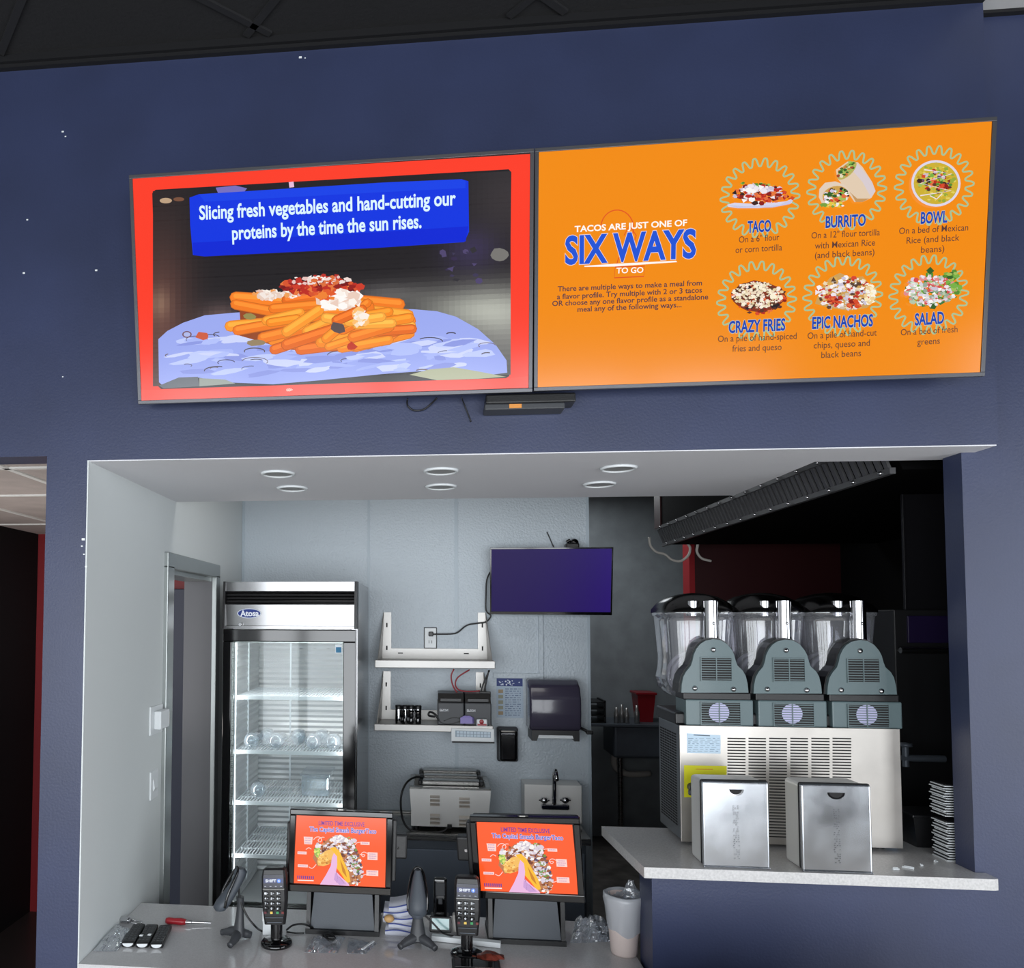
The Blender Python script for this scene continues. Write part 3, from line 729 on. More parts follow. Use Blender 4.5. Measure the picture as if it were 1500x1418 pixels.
il, ir, iy0, iy1 = fl+.034, fr_-.034, FY+.045, FB-.034
m.box((il, iy0, db-.008), (il+.004, iy1, hb)); m.box((ir-.004, iy0, db-.008), (ir, iy1, hb)); 
nr = 46; zz = [db+(hb-db)*i/(2*nr) for i in range(2*nr+1)]
m.add([V3((x, iy1-.004-(.007 if i % 2 else 0), z)) for i, z in enumerate(zz) for x in (il, ir)], [(2*i, 2*i+1, 2*i+3, 2*i+2) for i in range(2*nr)], False)
m.add([V3((il+.004+(.006 if i % 2 else 0), y, z)) for i, z in enumerate(zz) for y in (iy0+.03, iy1-.012)], [(2*i, 2*i+2, 2*i+3, 2*i+1) for i in range(2*nr)], False)
m.box((il, iy0, db-.009), (ir, iy1, db)); m.box((il, iy0, hb-.004), (ir, iy1, hb+.001))
m.set(1)
for k in range(9):
    z = gb+(gt-gb)*(k+.6)/9
    for x in (.42, .55, .68, .81): xx = il+(ir-il)*x; m.box((xx-.009, iy1-.0045, z-.002), (xx+.009, iy1-.0035, z+.002))
m.set(2); xs_ = il+(ir-il)*.32; m.box((xs_-.004, iy1-.012, gb), (xs_+.004, iy1-.004, hb)); m.box((il+.004, iy0+.3, gb), (il+.012, iy0+.312, hb)); m.box((il+.004, iy0+.02, gb), (il+.014, iy0+.03, hb))
mesh('liner', m, ['interior_alu', 'slot_dark', 'shelf_wire'], t)
# header: canted upper strip, louvres, canted badge panel, black end caps
zA, zB_, zC = fz(866), fz(886), hb+.012
m = MB(); x0, x1 = fl+.012, fr_-.012
m.prism([(x0, FY-.016, ft), (x0, FY-.013, zA), (x0, FY+.05, zA), (x0, FY+.05, ft)], (x1-x0, 0, 0))
m.prism([(x0, FY-.020, zB_), (x0, FY-.014, zC), (x0, FY+.05, zC), (x0, FY+.05, zB_)], (x1-x0, 0, 0))
m.box((x0, FY-.034, hb), (x1, FY+.045, zC))
mesh('header_panel', m, 'steel_mirror', t)
m = MB(); m.box((x0, FY+.012, zB_), (x1, FY+.045, zA)); m.set(1)
for k in range(4):
    z = zB_+(zA-zB_)*(k+.3)/4; m.prism([(x0, FY-.012, z), (x0, FY+.004, z+.006), (x0, FY+.006, z+.004), (x0, FY-.010, z-.003)], (x1-x0, 0, 0))
mesh('louvre', m, ['slot_dark', 'steel_mirror'], t)
for xx in (fl, fr_-.012):
    m = MB(); m.prism([(xx, FY-.02, ft+.002), (xx, FY-.024, zA), (xx, FY-.036, hb), (xx, FY+.05, hb), (xx, FY+.05, ft+.002)], (.012, 0, 0)); mesh('end_cap', m, 'black_plastic', t, label='black end cap of header')
# badge: blue oval with white lettering
pc = at(365, 898.5, FY-.018); nb = V3((0, -(zB_-zC), -.006)).normalized(); ub = V3((1, 0, 0)); vb = nb.cross(ub); vb = vb if vb.z > 0 else -vb
k_ = (zB_-pc.z)/(zB_-zC); pc.y = FY-.020+.006*k_
P = Pic(pc+nb*.0012, ub, vb, step=.00025); P.ell(365, 898.5, 17.6, 7.2, (206, 212, 226), n=30); P.layer = 2; P.ell(365, 898.5, 16.4, 6.2, (34, 58, 134), n=30); P.layer = 3
P.text('Atosa', (352.5, 902.6), (379, 902.2), 8, (236, 240, 250), .03)
mesh('badge', P.mb, 'print', t, label='blue oval badge with white lettering')
m = MB(); q = at(352, 915, FY-.03); m.cyl((q.x, FY-.036, q.z), (q.x, FY-.022, q.z), .007, n=16); mesh('lock', m, 'chrome', t)
# door
m = MB()
dl, dr = fl+.004, fr_-.004
for a, b in (((dl, FY-.03, gt), (dr, FY+.015, hb-.004)), ((dl, FY-.03, db), (dr, FY+.015, gb)), ((dl, FY-.03, gb), (gl, FY+.015, gt)), ((gr, FY-.03, gb), (dr, FY+.015, gt))): m.box(a, b, .004)
d_ = mesh('door', m, 'black_gloss', t)
m = MB(); m.box((gl-.002, FY-.006, gb-.002), (gr+.002, FY-.002, gt+.002)); mesh('glass_pane', m, 'door_glass', d_)
m = MB()
for a, b in (((gl, FY+.0, gb), (gl+.006, FY+.012, gt)), ((gr-.004, FY, gb), (gr, FY+.012, gt)), ((gl, FY, gt-.006), (gr, FY+.012, gt)), ((gl, FY, gb), (gr, FY+.012, gb+.008))): m.box(a, b)
mesh('spacer', m, 'steel', d_)
P = Pic((0, FY-.0075, 0), (1, 0, 0), (0, 0, 1)); P.poly([(491, 944), (501, 944), (501, 957), (491, 957)], (226, 234, 238)); P.layer = 2; P.poly([(492, 948), (500, 948), (500, 956), (492, 956)], (30, 110, 150)); mesh('sticker', P.mb, 'print', d_, label='small blue and white sticker')
# shelves
for k, v in enumerate((1017, 1097, 1172, 1250)):
    y0 = FY+.07; z = at(420, v+4, y0).z
    m = MB(); m.box((il+.012, y0-.005, z-.014), (ir-.012, y0+.003, z+.004))
    for yy in (y0+.12, y0+.25, y0+.38, iy1-.03): m.box((il+.012, yy-.004, z-.006), (ir-.012, yy+.004, z))
    n = 34
    for i in range(n+1): x = il+.016+(ir-il-.032)*i/n; m.box((x-.0022, y0, z-.002), (x+.0022, iy1-.03, z+.003))
    mesh('shelf', m, 'shelf_wire', t)
    if k == 0: SH = [z]
    else: SH.append(z)
m = MB(); m.box((il+.03, FY+.05, hb-.03), (ir-.03, FY+.075, hb-.012)); mesh('lamp', m, 'lit_tube', t)
for s in (il+.03, ir-.03):
    pass
lt = area('fridge_lamp', ((il+ir)/2, FY+.07, hb-.035), (math.radians(-32), 0, 0), .5, .04, 2.6, (.97, .98, 1))
for xx, rz in ((il+.02, -50), (ir-.02, 50)): area('fridge_lamp', (xx, FY+.05, (gb+hb)/2), (PI/2, 0, math.radians(rz)), .02, 1.3, 1.6, (.97, .98, 1))
# clear cups lying on the second shelf, one on the third, a clear tub beside it
m = MB()
def cup(m):
    m.lathe([(.001, 0), (.026, 0), (.029, .006), (.036, .09), (.038, .1), (.037, .101), (.036, .09), (.027, .006)], (0, 0, 0), axis=(0, 1, 0), n=20)
    m.lathe([(.038, .098), (.035, .115), (.026, .13), (.012, .136), (.001, .137)], (0, 0, 0), axis=(0, 1, 0), n=20)
cup(m)
cup0 = None
cols_ = ['first', 'second', 'third', 'fourth', 'fifth', 'sixth', 'seventh']
for i, u in enumerate((366, 386, 407, 434, 454, 470, 487)):
    y = FY+.09+(.155 if i % 2 else 0); z = SH[1]+.044; x = at(u, 1080, y).x
    lab = 'clear domed plastic cup on the second fridge shelf, %s from the left' % cols_[i]
    if cup0 is None: cup0 = mesh('plastic_cup', m, 'clear_cup', label=lab, cat='cup', group='clear cups lying on the fridge shelf', loc=(0, 0, 0)); cup0.location = (x, y+.13, z); cup0.rotation_euler = (0, 0, PI)
    else: dup(cup0, (x, y+.13, z), rot=(0, .4*i, PI+random.uniform(-.2, .2)), label=lab)
c2 = dup(cup0, (at(368, 1150, FY+.12).x, FY+.24, SH[2]+.044), rot=(0, 1, PI+.3), label='single clear plastic cup lying at the left end of the third fridge shelf'); c2['group'] = 'clear cups lying on the fridge shelf'
a, b = at(441, 1137, FY+.2), at(482, 1168, FY+.2)
m = MB(); m.box((a.x, FY+.2, SH[2]+.004), (b.x, FY+.4, a.z), .012)
tb = thing('plastic_tub', 'clear square plastic tub on the third fridge shelf near the right side', 'container', ((a.x+b.x)/2, FY+.3, SH[2]+.003))
mesh('body', m, 'clear_cup', tb); m = MB(); m.box((a.x-.006, FY+.194, a.z), (b.x+.006, FY+.406, a.z+.012), .004); mesh('lid', m, 'clear_cup', tb)

# ------------------------------------------------------------------ wall shelves
def wallshelf(name, label, u0, u1, vt, vb, vflange, vbr, lean=0):
    y0, y1 = YB-.26, YB-.001
    L, R_ = at(u0, vt, y0).x, at(u1, vt, y0).x; zt = at((u0+u1)/2, vt, y0).z; zb = at((u0+u1)/2, vb, y0).z
    t = thing(name, label, 'shelf', ((L+R_)/2, YB-.13, zb), group='stainless shelves on the back wall')
    m = MB(); m.box((L, y0, zb), (R_, y0+.012, zt), .003); m.box((L, y0+.004, zt-.012), (R_, y1, zt-.004)); m.box((L, y0+.004, zb), (R_, y0+.03, zb+.003))
    mesh('tray', m, 'steel_soft', t)
    zf = at((u0+u1)/2, vflange, y1).z
    m = MB(); m.box((L+.03, y1-.006, zt-.006), (R_-.03, y1, zf), .001); m.set(1)
    for k in (.2, .78): x = L+(R_-L)*k; z = (zt+zf)/2; m.box((x-.014, y1-.0068, z-.003), (x+.014, y1-.0055, z+.003))
    mesh('rear_flange', m, ['steel_soft', 'slot_dark'], t)
    zr = at(u0, vbr, y1).z
    for s, X in ((1, L), (-1, R_)):
        m = MB()
        m.prism([(X+s*.02, y1-.007, zt-.004), (X+s*.075, y1-.007, zt-.004), (X+s*.075, y1-.007, zr), (X+s*.032, y1-.007, zr)], (0, .006, 0))
        m.prism([(X+s*.012, y0+.02, zt-.006), (X+s*.02, y1-.004, zt-.006), (X+s*.03, y1-.004, zr)], (s*.004, 0, 0))
        m.set(1)
        for k in (.22, .72): z = zt+(zr-zt)*k; m.box((X+s*.05-.004, y1-.0085, z-.012), (X+s*.05+.004, y1-.0065, z+.012))
        mesh('bracket', m, ['steel_soft', 'slot_dark'], t)
    return L, R_, y0, y1, zt
s1 = wallshelf('wall_shelf', 'upper stainless wall shelf, empty, left below the blue screen', 549, 725.5, 967.5, 979, 950, 897)
s2 = wallshelf('wall_shelf', 'lower stainless wall shelf holding cups and two receipt printers', 548, 722.5, 1062, 1072, 1040, 983)
L2, R2, y20, y21, z2 = s2
# label strip hanging on the lower shelf's front edge
a, b = at(661, 1067, y20-.012), at(724, 1087, y20-.012)
t = thing('ticket_holder', 'white framed label strip clipped to the front of the lower wall shelf', 'label holder', ((a.x+b.x)/2, y20-.012, b.z))
m = MB(); m.box((a.x, y20-.014, b.z), (b.x, y20-.001, a.z), .003); mesh('frame', m, 'white_plastic', t)
P = Pic((0, y20-.0145, 0), (1, 0, 0), (0, 0, 1)); P.poly([(667, 1070), (719, 1072), (719, 1081), (667, 1079.5)], (150, 166, 180)); P.layer = 2
for k in range(10):
    for r in (0, 1): x = 669+k*5; P.poly([(x, 1071+r*4.4+k*.15), (x+4, 1071+r*4.4+k*.15), (x+4, 1074.5+r*4.4+k*.15), (x, 1074.5+r*4.4+k*.15)], (200, 214, 226))
mesh('label', P.mb, 'print', t)
m = MB(); m.box((a.x+.004, y20-.013, b.z-.008), (b.x+.002, y20-.003, b.z+.001), .002); mesh('lower_rail', m, 'black_plastic', t)
# cups on the lower shelf
names_ = ['leftmost', 'second from left', 'third from left', 'rightmost']
c0 = None
for i, u in enumerate((584, 593.5, 602.5, 612.5)):
    y = YB-.2; p = at(u, 1062, y)
    lab = 'black and silver tumbler on the lower wall shelf, %s of the four' % names_[i]
    if c0 is None:
        hh = at(584, 1033, y).z-z2
        c0 = thing('tumbler', lab, 'tumbler', (p.x, y, z2-.003), group='tumblers on the lower shelf')
        m = MB(); m.lathe([(.001, 0), (.0155, 0), (.0165, .01), (.0175, hh-.012), (.0165, hh-.008), (.001, hh-.008)], (0, 0, 0), n=20); mesh('body', m, 'chrome', c0, local=True)
        m = MB(); m.lathe([(.018, hh-.018), (.0186, hh), (.016, hh+.004), (.001, hh+.004)], (0, 0, 0), n=20); mesh('lid', m, 'black_plastic', c0, local=True)
        m = MB(); m.lathe([(.0175, 0), (.0182, .012), (.0182, hh-.02), (.0178, hh-.02)], (0, 0, 0), n=20, a0=-.3, a1=1.1); m.lathe([(.0175, 0), (.0182, .012), (.0182, hh-.02), (.0178, hh-.02)], (0, 0, 0), n=20, a0=2.3, a1=5.2-.9); mesh('wrap', m, 'black_gloss', c0, local=True)
    else: dup(c0, (p.x, y, z2-.003), rot=(0, 0, .5*i), label=lab)
# receipt printers
pr = None
for i, (u0, u1, lab) in enumerate(((641, 680, 'black receipt printer on the lower shelf, beside the tumblers'), (681, 720, 'black receipt printer on the lower shelf, at its right end'))):
    y = YB-.235; a, b = at(u0, 1060, y), at(u1, 1060, y); zt = at(u0, 1028, y).z
    if pr is None:
        w = b.x-a.x; h = zt-z2
        pr = thing('receipt_printer', lab, 'printer', ((a.x+b.x)/2, y+.1, z2-.003), group='receipt printers on the lower shelf')
        m = MB(); m.box((-w/2, -.1, 0), (w/2, .1, h), .006); mesh('body', m, 'charcoal_plastic', pr, local=True)
        m = MB(); m.prism([(-w/2+.003, -.098, h), (-w/2+.003, -.06, h+.045), (-w/2+.003, .1, h+.045), (-w/2+.003, .1, h)], (w-.006, 0, 0)); m.box((-w/2+.016, -.1, h+.006), (w/2-.016, -.07, h+.02)); mesh('paper_cover', m, 'black_plastic', pr, local=True)
        P = Pic((0, -.1006, 0), (1, 0, 0), (0, 0, 1), xy=lambda x, y: (x, y)); P.text('EPSON', (-w/2+.012, h-.035), (-w/2+.055, h-.035), .012, (214, 216, 220), .02)
        # lettering sits in the printer's own frame
        mb2 = MB(); mb2.v = [V3((p.x, -.1008, p.z)) for p in P.mb.v]; mb2.f, mb2.m, mb2.c, mb2.s = P.mb.f, P.mb.m, P.mb.c, P.mb.s
        mesh('lettering', mb2, 'print', pr, local=True, label='small white lettering')
    else: dup(pr, ((a.x+b.x)/2, y+.1, z2-.003), label=lab)
m = MB(); y = YB-.245
q = at(683, 1056, y-.004); m.loft([[V3((q.x+dx*.9, y-.015+dy, q.z-.012+h)) for dx, dy in ((-.035, -.008), (.035, -.008), (.045, .01), (-.02, .01))] for h in (0, .03)] + [[V3((q.x+dx, y-.012+dy, q.z+.028)) for dx, dy in ((-.012, -.004), (.02, -.004), (.02, .004), (-.012, .004))]], smooth=False)
mesh('connector', m, 'lavender', label='lavender plastic plug lying in front of the printers', cat='plug')
m = MB(); q = at(705, 1056, y); m.box((q.x-.026, y-.025, z2-.003), (q.x+.03, y-.004, z2+.035), .006); m.set(1); m.box((q.x-.022, y-.0256, z2+.002), (q.x+.026, y-.0245, z2+.012)); m.ball((q.x, y-.026, z2+.022), .012, n=8, sy=.2)
mesh('packet', m, ['white_plastic', 'red_rubber'], label='small white and red packet in front of the right printer', cat='packet')
m = MB(); y = y20+.03
m.tube([at(650, 1056, y), at(664, 1051, y), at(678, 1054, y), at(660, 1060, y), at(646, 1058, y), at(638, 1047, y), at(630, 1043, y+.02), at(628, 1048, y+.02), at(637, 1050, y)], .006)
mesh('cable', m, 'black_plastic', label='thick black cable coiled in front of the left receipt printer', cat='cable')
m = MB(); y = YB-.14
m.tube([at(665, 980, y), at(661, 990, y), at(663, 1003, y), at(670, 1015, y), at(677, 1020, y)], .004); m.tube([at(688, 981, y), at(671, 992, y), at(667, 1003, y), at(673, 1011, y), at(688, 1013, y), at(703, 1012, y)], .004)
mesh('cable', m, 'red_cable', label='looped red cable hanging between the two wall shelves', cat='cable')
m = MB(); m.tube([at(717, 982, y), at(709, 999, y), at(704, 1014, y)], .004); m.tube([at(716, 982, y), at(712, 1000, y), at(709, 1016, y)], .004); m.box(at(702, 1021, y), at(719, 1013, y-.02), .003)
mesh('cable', m, 'black_plastic', label='pair of black cables running down to the right receipt printer', cat='cable')

# outlet, cord, wall raceway
a, b = at(622, 920, YB), at(639, 949, YB)
t = thing('wall_outlet', 'white outlet plate with dark edge on the wall above the upper shelf', 'outlet', ((a.x+b.x)/2, YB-.01, b.z))
m = MB(); m.box((a.x-.004, YB-.008, b.z-.004), (b.x+.004, YB-.001, a.z+.004), .002); mesh('surround', m, 'black_plastic', t)
m = MB(); m.box((a.x, YB-.013, b.z), (b.x, YB-.005, a.z), .003); m.set(1)
for z in ((a.z+b.z)/2-.022,): 
    for x in (-.008, .008): m.box(((a.x+b.x)/2+x-.0015, YB-.0135, z-.008), ((a.x+b.x)/2+x+.0015, YB-.0125, z+.008))
mesh('plate', m, ['white_plastic', 'slot_dark'], t)
q = at(631, 929, YB-.02); m = MB(); m.box((q.x-.012, YB-.04, q.z-.012), (q.x+.014, YB-.0135, q.z+.014), .004)
y = YB-.03
m.tube([(q.x, y, q.z), at(645, 929, y), at(663, 928.5, y), at(671, 926, y), at(684, 916, y), at(700, 913, y), at(712, 911, y), at(719, 902, y), at(712, 894, y), at(712, 870, y), at(713, 850, y), at(718, 838, y)], .0042)
mesh('cable', m, 'black_plastic', label='black power cord from the wall outlet up to the blue screen', cat='cord')
m = MB(); z0 = at(790, 992, YB).z; xk0, xk1 = at(788.5, 950, YB).x, at(795.5, 950, YB).x
m.box((xk0, YB-.014, z0), (xk1, YB-.0005, at(790, 880, YB).z), .002); zr = (at(760, 986, YB).z, at(760, 993.5, YB).z)
m.box((at(722, 990, YB).x, YB-.013, zr[1]), (xk1, YB-.0005, zr[0]), .002)
mesh('cable_raceway', m, 'frp_panel', label='grey surface conduit bending left below the blue screen', cat='conduit')
# notice, towel dispenser, soap dispenser
t = thing('notice', 'paper notice with blue heading on the wall beside the towel dispenser', 'notice', (at(746, 1053, YB).x, YB-.003, at(746, 1053, YB).z))
P = Pic((0, YB-.0016, 0), (1, 0, 0), (0, 0, 1), step=.0003); P.poly([(727, 993), (766, 993.5), (767, 1052), (727.5, 1051)], (172, 188, 204)); P.layer = 2; P.poly([(727.5, 993.5), (765.5, 994), (765.5, 1005.5), (727.5, 1005)], (44, 60, 120)); P.layer = 3
random.seed(8)
P.scatter(26, 746, 1000, 17, 4, [(226, 232, 240), (200, 210, 226)], .8, 1.8)
for k in range(13):
    y = 1008.5+k*3.2; x = 740
    while x < 762: w = random.uniform(2, 6); P.poly([(x, y), (min(763, x+w), y), (min(763, x+w), y+1.3), (x, y+1.3)], random.choice([(110, 124, 150), (140, 152, 172), (92, 108, 140)])); x += w+1.5
for k in range(5): y = 1010+k*8; P.poly([(730, y), (737, y), (737, y+5), (730, y+5)], random.choice([(150, 150, 130), (160, 140, 110), (120, 130, 140)]))
mesh('sheet', P.mb, 'print', t)
y0 = YB-.2
a, b = at(778, 1000, y0), at(851, 1087, y0)
t = thing('towel_dispenser', 'smoky dark paper towel dispenser with a curved front and black lever', 'dispenser', ((a.x+b.x)/2, YB-.1, b.z))
m = MB(); prof = [(YB-.002, a.z+.01), (YB-.10, a.z+.012), (YB-.16, a.z-.02), (YB-.195, a.z-.08), (YB-.2, a.z-.16), (YB-.19, b.z+.07), (YB-.17, b.z+.05), (YB-.002, b.z+.05)]
m.prism([(a.x-.006, y, z) for y, z in prof], (b.x-a.x+.012, 0, 0))
bm = bmesh.new(); vs = [bm.verts.new(p) for p in m.v]; [bm.faces.new([vs[i] for i in f]) for f in m.f]; bmesh.ops.recalc_face_normals(bm, faces=bm.faces); bmesh.ops.bevel(bm, geom=list(bm.edges), offset=.014, segments=3, profile=.5, affect='EDGES')
m = MB(); m.frombm(bm, smooth=True); mesh('cover', m, 'smoke_cover', t)
m = MB(); m.prism([(a.x+.004, YB-.185, b.z+.055), (a.x+.004, YB-.185, b.z), (a.x+.03, YB-.185, b.z), (a.x+.04, YB-.185, b.z+.03), (b.x-.04, YB-.185, b.z+.03), (b.x-.03, YB-.185, b.z), (b.x-.004, YB-.185, b.z), (b.x-.004, YB-.185, b.z+.055)], (0, .17, 0)); mesh('outlet_lip', m, 'black_plastic', t)
m = MB(); m.box((a.x+.03, YB-.18, b.z+.012), (b.x-.03, YB-.16, b.z+.034), .004); mesh('paper_towel', m, 'white_plastic', t)
m = MB(); q = at(852, 1065, y0+.05); q2 = at(862, 1072, y0+.03); m.tube([(b.x-.005, YB-.14, q.z), q2, at(868, 1073, y0+.03)], .008, sub=1); m.box((q2.x-.012, q2.y-.02, q2.z-.012), (q2.x+.022, q2.y+.02, q2.z+.008), .005); mesh('lever', m, 'black_plastic', t)
a, b = at(729.5, 1067, YB-.1), at(761, 1119, YB-.1)
t = thing('soap_dispenser', 'glossy black soap dispenser on the wall below the notice', 'dispenser', ((a.x+b.x)/2, YB-.05, b.z))
m = MB(); m.box((a.x, YB-.05, b.z), (b.x, YB-.001, a.z), .012, seg=3); mesh('back_case', m, 'charcoal_plastic', t)
m = MB(); m.box((a.x+.008, YB-.1, b.z+.008), (b.x-.008, YB-.04, a.z-.008), .016, seg=4); mesh('front_cover', m, 'black_gloss', t)
m = MB(); cx = (a.x+b.x)/2; m.box((cx-.04, YB-.104, a.z-.036), (cx+.036, YB-.095, a.z-.024), .003); mesh('push_bar', m, 'chrome', t)

# ------------------------------------------------------------------ small blue screen on the wall
y0 = YB-.10
tl, tr, br, bl = at(717.5, 802.5, y0-.06), at(898.5, 801.5, y0-.10), at(896.5, 902.5, y0-.04), at(718, 898.5, y0)
u = (tr-tl).normalized(); n = u.cross(tl-bl).normalized(); n = n if n.y < 0 else -n; v = n.cross(u); v = v if v.z > 0 else -v
w = ((tr-tl).length+(br-bl).length)/2; h = ((tl-bl).length+(tr-br).length)/2; c = (tl+tr+br+bl)/4
B = Matrix((u, v, n)).transposed().to_4x4(); B.translation = c
t = bpy.data.objects.new('wall_screen', None); COL.objects.link(t); t.location = c; t.rotation_euler = B.to_euler(); t.empty_display_size = .05
FRAME[t.name] = B; set_props(t, 'small wall mounted screen glowing plain dark blue', 'screen')
bz = .008
m = MB()
for a, b in (((-w/2, -h/2, -.01), (w/2, -h/2+.016, .002)), ((-w/2, h/2-bz, -.01), (w/2, h/2, .002)), ((-w/2, -h/2+.016, -.01), (-w/2+bz, h/2-bz, .002)), ((w/2-bz, -h/2+.016, -.01), (w/2, h/2-bz, .002))): m.box(a, b, .001, mx=B)
m.box((-.02, -h/2+.002, .002), (.015, -h/2+.008, .004), mx=B)
mesh('bezel', m, 'black_gloss', t)
m = MB(); m.box((-w/2+.003, -h/2+.003, -.04), (w/2-.003, h/2-.003, -.002), mx=B); m.box((-.1, -.1, -.1), (.1, .1, -.03), mx=B); mesh('housing', m, 'black_plastic', t)
P = Pic(c-n*.001, u, v)
a, b = -w/2+bz, w/2-bz; z0, z1 = -h/2+.016, h/2-bz
P.xy = lambda x, y: (x, y)
for i in range(24):
    k = i/24; k2 = (i+1)/24; P.face([V3((a+(b-a)*k, z0)), V3((a+(b-a)*k2, z0)), V3((a+(b-a)*k2, z1)), V3((a+(b-a)*k, z1))], (30+8*k*k, 14, 78+28*k*k))
mesh('display', P.mb, 'matte_screen', t)
q = at(838, 797, YB-.06); t = thing('wall_camera', 'small black camera sitting on top of the blue screen', 'camera', (q.x, q.y, q.z-.03))
m = MB(); m.box((q.x-.035, q.y-.03, q.z-.03), (q.x+.035, q.y+.05, q.z+.005), .008); mesh('base', m, 'black_plastic', t)
m = MB(); m.ball((q.x+.012, q.y, q.z+.006), .024, n=10); m.cyl((q.x-.03, q.y, q.z+.01), (q.x-.01, q.y, q.z+.022), .01); mesh('head', m, 'black_gloss', t)
m = MB(); m.tube([at(801, 779, YB-.006), at(806, 790, YB-.006), at(813, 806, YB-.006)], .003); mesh('cable', m, 'black_plastic', label='short black cable rising up the wall behind the blue screen', cat='cable')

# ------------------------------------------------------------------ steel bench with warmer, hand sink
TY = 1.62
a = at(575, 1222, TY); b = at(866, 1222, TY); tz = at(640, 1222, TY).z
t = thing('work_bench', 'dark steel work bench under the warmer along the back wall', 'bench', ((a.x+b.x)/2, 1.8, 0))
m = MB(); m.box((-.33, TY, tz-.035), (b.x, YB-.004, tz), .004); mesh('worktop', m, 'steel', t)
m = MB(); m.box((-.33, YB-.03, tz), (.46, YB-.004, at(560, 1187, YB-.02).z), .003); mesh('upstand', m, 'steel', t)
m = MB(); m.box((-.31, TY+.03, .1), (b.x-.02, YB-.02, tz-.035)); mesh('carcass', m, 'steel_dark', t)
for x0, x1 in ((-.30, .462), (.47, b.x-.03)):
    m = MB(); m.box((x0, TY+.012, .14), (x1, TY+.032, tz-.08), .004); d = mesh('door', m, 'bench_front', t)
y0 = TY+.06
a, b = at(601, 1150, y0), at(718, 1220, y0)
t = thing('food_warmer', 'stainless countertop food warmer with pans on the steel bench', 'food warmer', ((a.x+b.x)/2, y0+.17, tz))
m = MB(); wy = YB-.05; zt = at(660, 1155, y0).z
m.prism([(a.x+.012, y0+.01, tz+.02), (a.x-.004, y0, zt-.02), (a.x-.004, y0, zt), (b.x+.004, y0, zt), (b.x+.004, y0, zt-.02), (b.x-.012, y0+.01, tz+.02)], (0, .012, 0))
m.box((a.x+.004, y0+.012, tz+.02), (a.x+.014, wy, zt)); m.box((b.x-.014, y0+.012, tz+.02), (b.x-.004, wy, zt)); m.box((a.x+.004, wy-.01, tz+.02), (b.x-.004, wy, zt)); m.box((a.x+.014, y0+.012, tz+.02), (b.x-.014, wy-.01, tz+.03))
mesh('body', m, 'steel_brushed', t)
m = MB(); m.box((a.x-.006, y0-.004, zt-.006), (b.x+.006, y0+.03, zt+.004), .003); m.box((a.x-.006, wy-.02, zt-.006), (b.x+.006, wy, zt+.004), .003); m.box((a.x-.006, y0+.03, zt-.006), (a.x+.02, wy-.02, zt+.004), .003); m.box((b.x-.02, y0+.03, zt-.006), (b.x+.006, wy-.02, zt+.004), .003); mesh('rim', m, 'steel', t)
for i, (u0, u1, v0, v1, yy) in enumerate(((618, 703, 1143, 1153, y0+.06), (620, 700, 1135.5, 1143, y0+.15), (619, 699, 1128, 1136, y0+.24))):
    A, B_ = at(u0, v0, yy), at(u1, v1, yy); m = MB(); zz = A.z
    m.box((A.x, yy, B_.z), (B_.x, yy+.07, zz), .006); mesh('pan', m, 'steel', t)
    
    for xa in (A.x-.018, B_.x): m = MB(); m.box((xa, yy+.005, zz-.026), (xa+.018, yy+.06, zz-.002), .004); mesh('pan_corner', m, 'black_plastic', t)
for (u0, u1, v0) in ((630, 644, 1165), (672.5, 688, 1168), (630, 644, 1192), (672.5, 688, 1195)):
    m = MB()
    for k in range(3):
        A = at(u0, v0+k*5.8, y0); B_ = at(u1, v0+k*5.8+3.6, y0); m.prism([(A.x, y0+.002, A.z), (A.x, y0-.012, B_.z), (A.x, y0+.002, B_.z)], (B_.x-A.x, 0, 0))
    mesh('louvre', m, 'steel_panel', t)
for s in (a.x+.03, b.x-.03):
    for yy in (y0+.04, wy-.04): m = MB(); m.cyl((s, yy, tz), (s, yy, tz+.022), .014); mesh('foot', m, 'black_plastic', t)
m = MB(); y = y0-.01; zc = tz+.006
m.tube([at(623, 1140, y+.16), at(610, 1138, y+.1), at(597, 1145, y+.04), at(589, 1160, y), at(587, 1180, y), at(591, 1203, y), at(602, 1216, y-.005), at(625, 1219.5, y-.012), at(648, 1218, y-.012), at(656, 1212, y-.01)], .0055)
q = at(658, 1211, y-.01); m.box((q.x-.01, q.y-.01, q.z-.008), (q.x+.014, q.y+.008, q.z+.012), .003)
mesh('cable', m, 'black_plastic', label='black power cord looping around the left side of the food warmer', cat='cord')
# hand sink
y0 = YB-.16
a, b = at(768, 1149, y0), at(853, 1205, y0); a2, b2 = at(769, 1142, YB-.01), at(851, 1144, YB-.01)
t = thing('hand_sink', 'stainless hand sink with tall splash box at the right end of the bench', 'sink', ((a.x+b.x)/2, YB-.09, tz))
m = MB(); zt = a.z; m.box((a.x, y0, tz+.001), (b.x, YB-.006, zt), .004); mesh('splash_box', m, 'steel_brushed', t)
m = MB(); m.box((a.x+.03, y0-.16, tz+.001), (b.x-.03, y0-.006, tz+.016), .003); m.set(1); m.box((a.x+.06, y0-.14, tz+.016), (b.x-.06, y0-.03, tz+.0165)); mesh('basin_rim', m, ['steel', 'slot_dark'], t)
q0, q1 = at(792, 1185, y0), at(833, 1176, y0); m = MB(); zf = at(812, 1180, y0).z
m.box((q0.x, y0-.03, zf-.018), (q1.x, y0+.002, zf+.012), .008); m.tube([at(812, 1178, y0-.03), at(812, 1160, y0-.03), at(812, 1140, y0-.03), at(812.5, 1131, y0-.05), at(814, 1129, y0-.1), at(815, 1138, y0-.15), at(815.5, 1143, y0-.15)], .011, n=12); f = mesh('faucet', m, 'chrome', t)
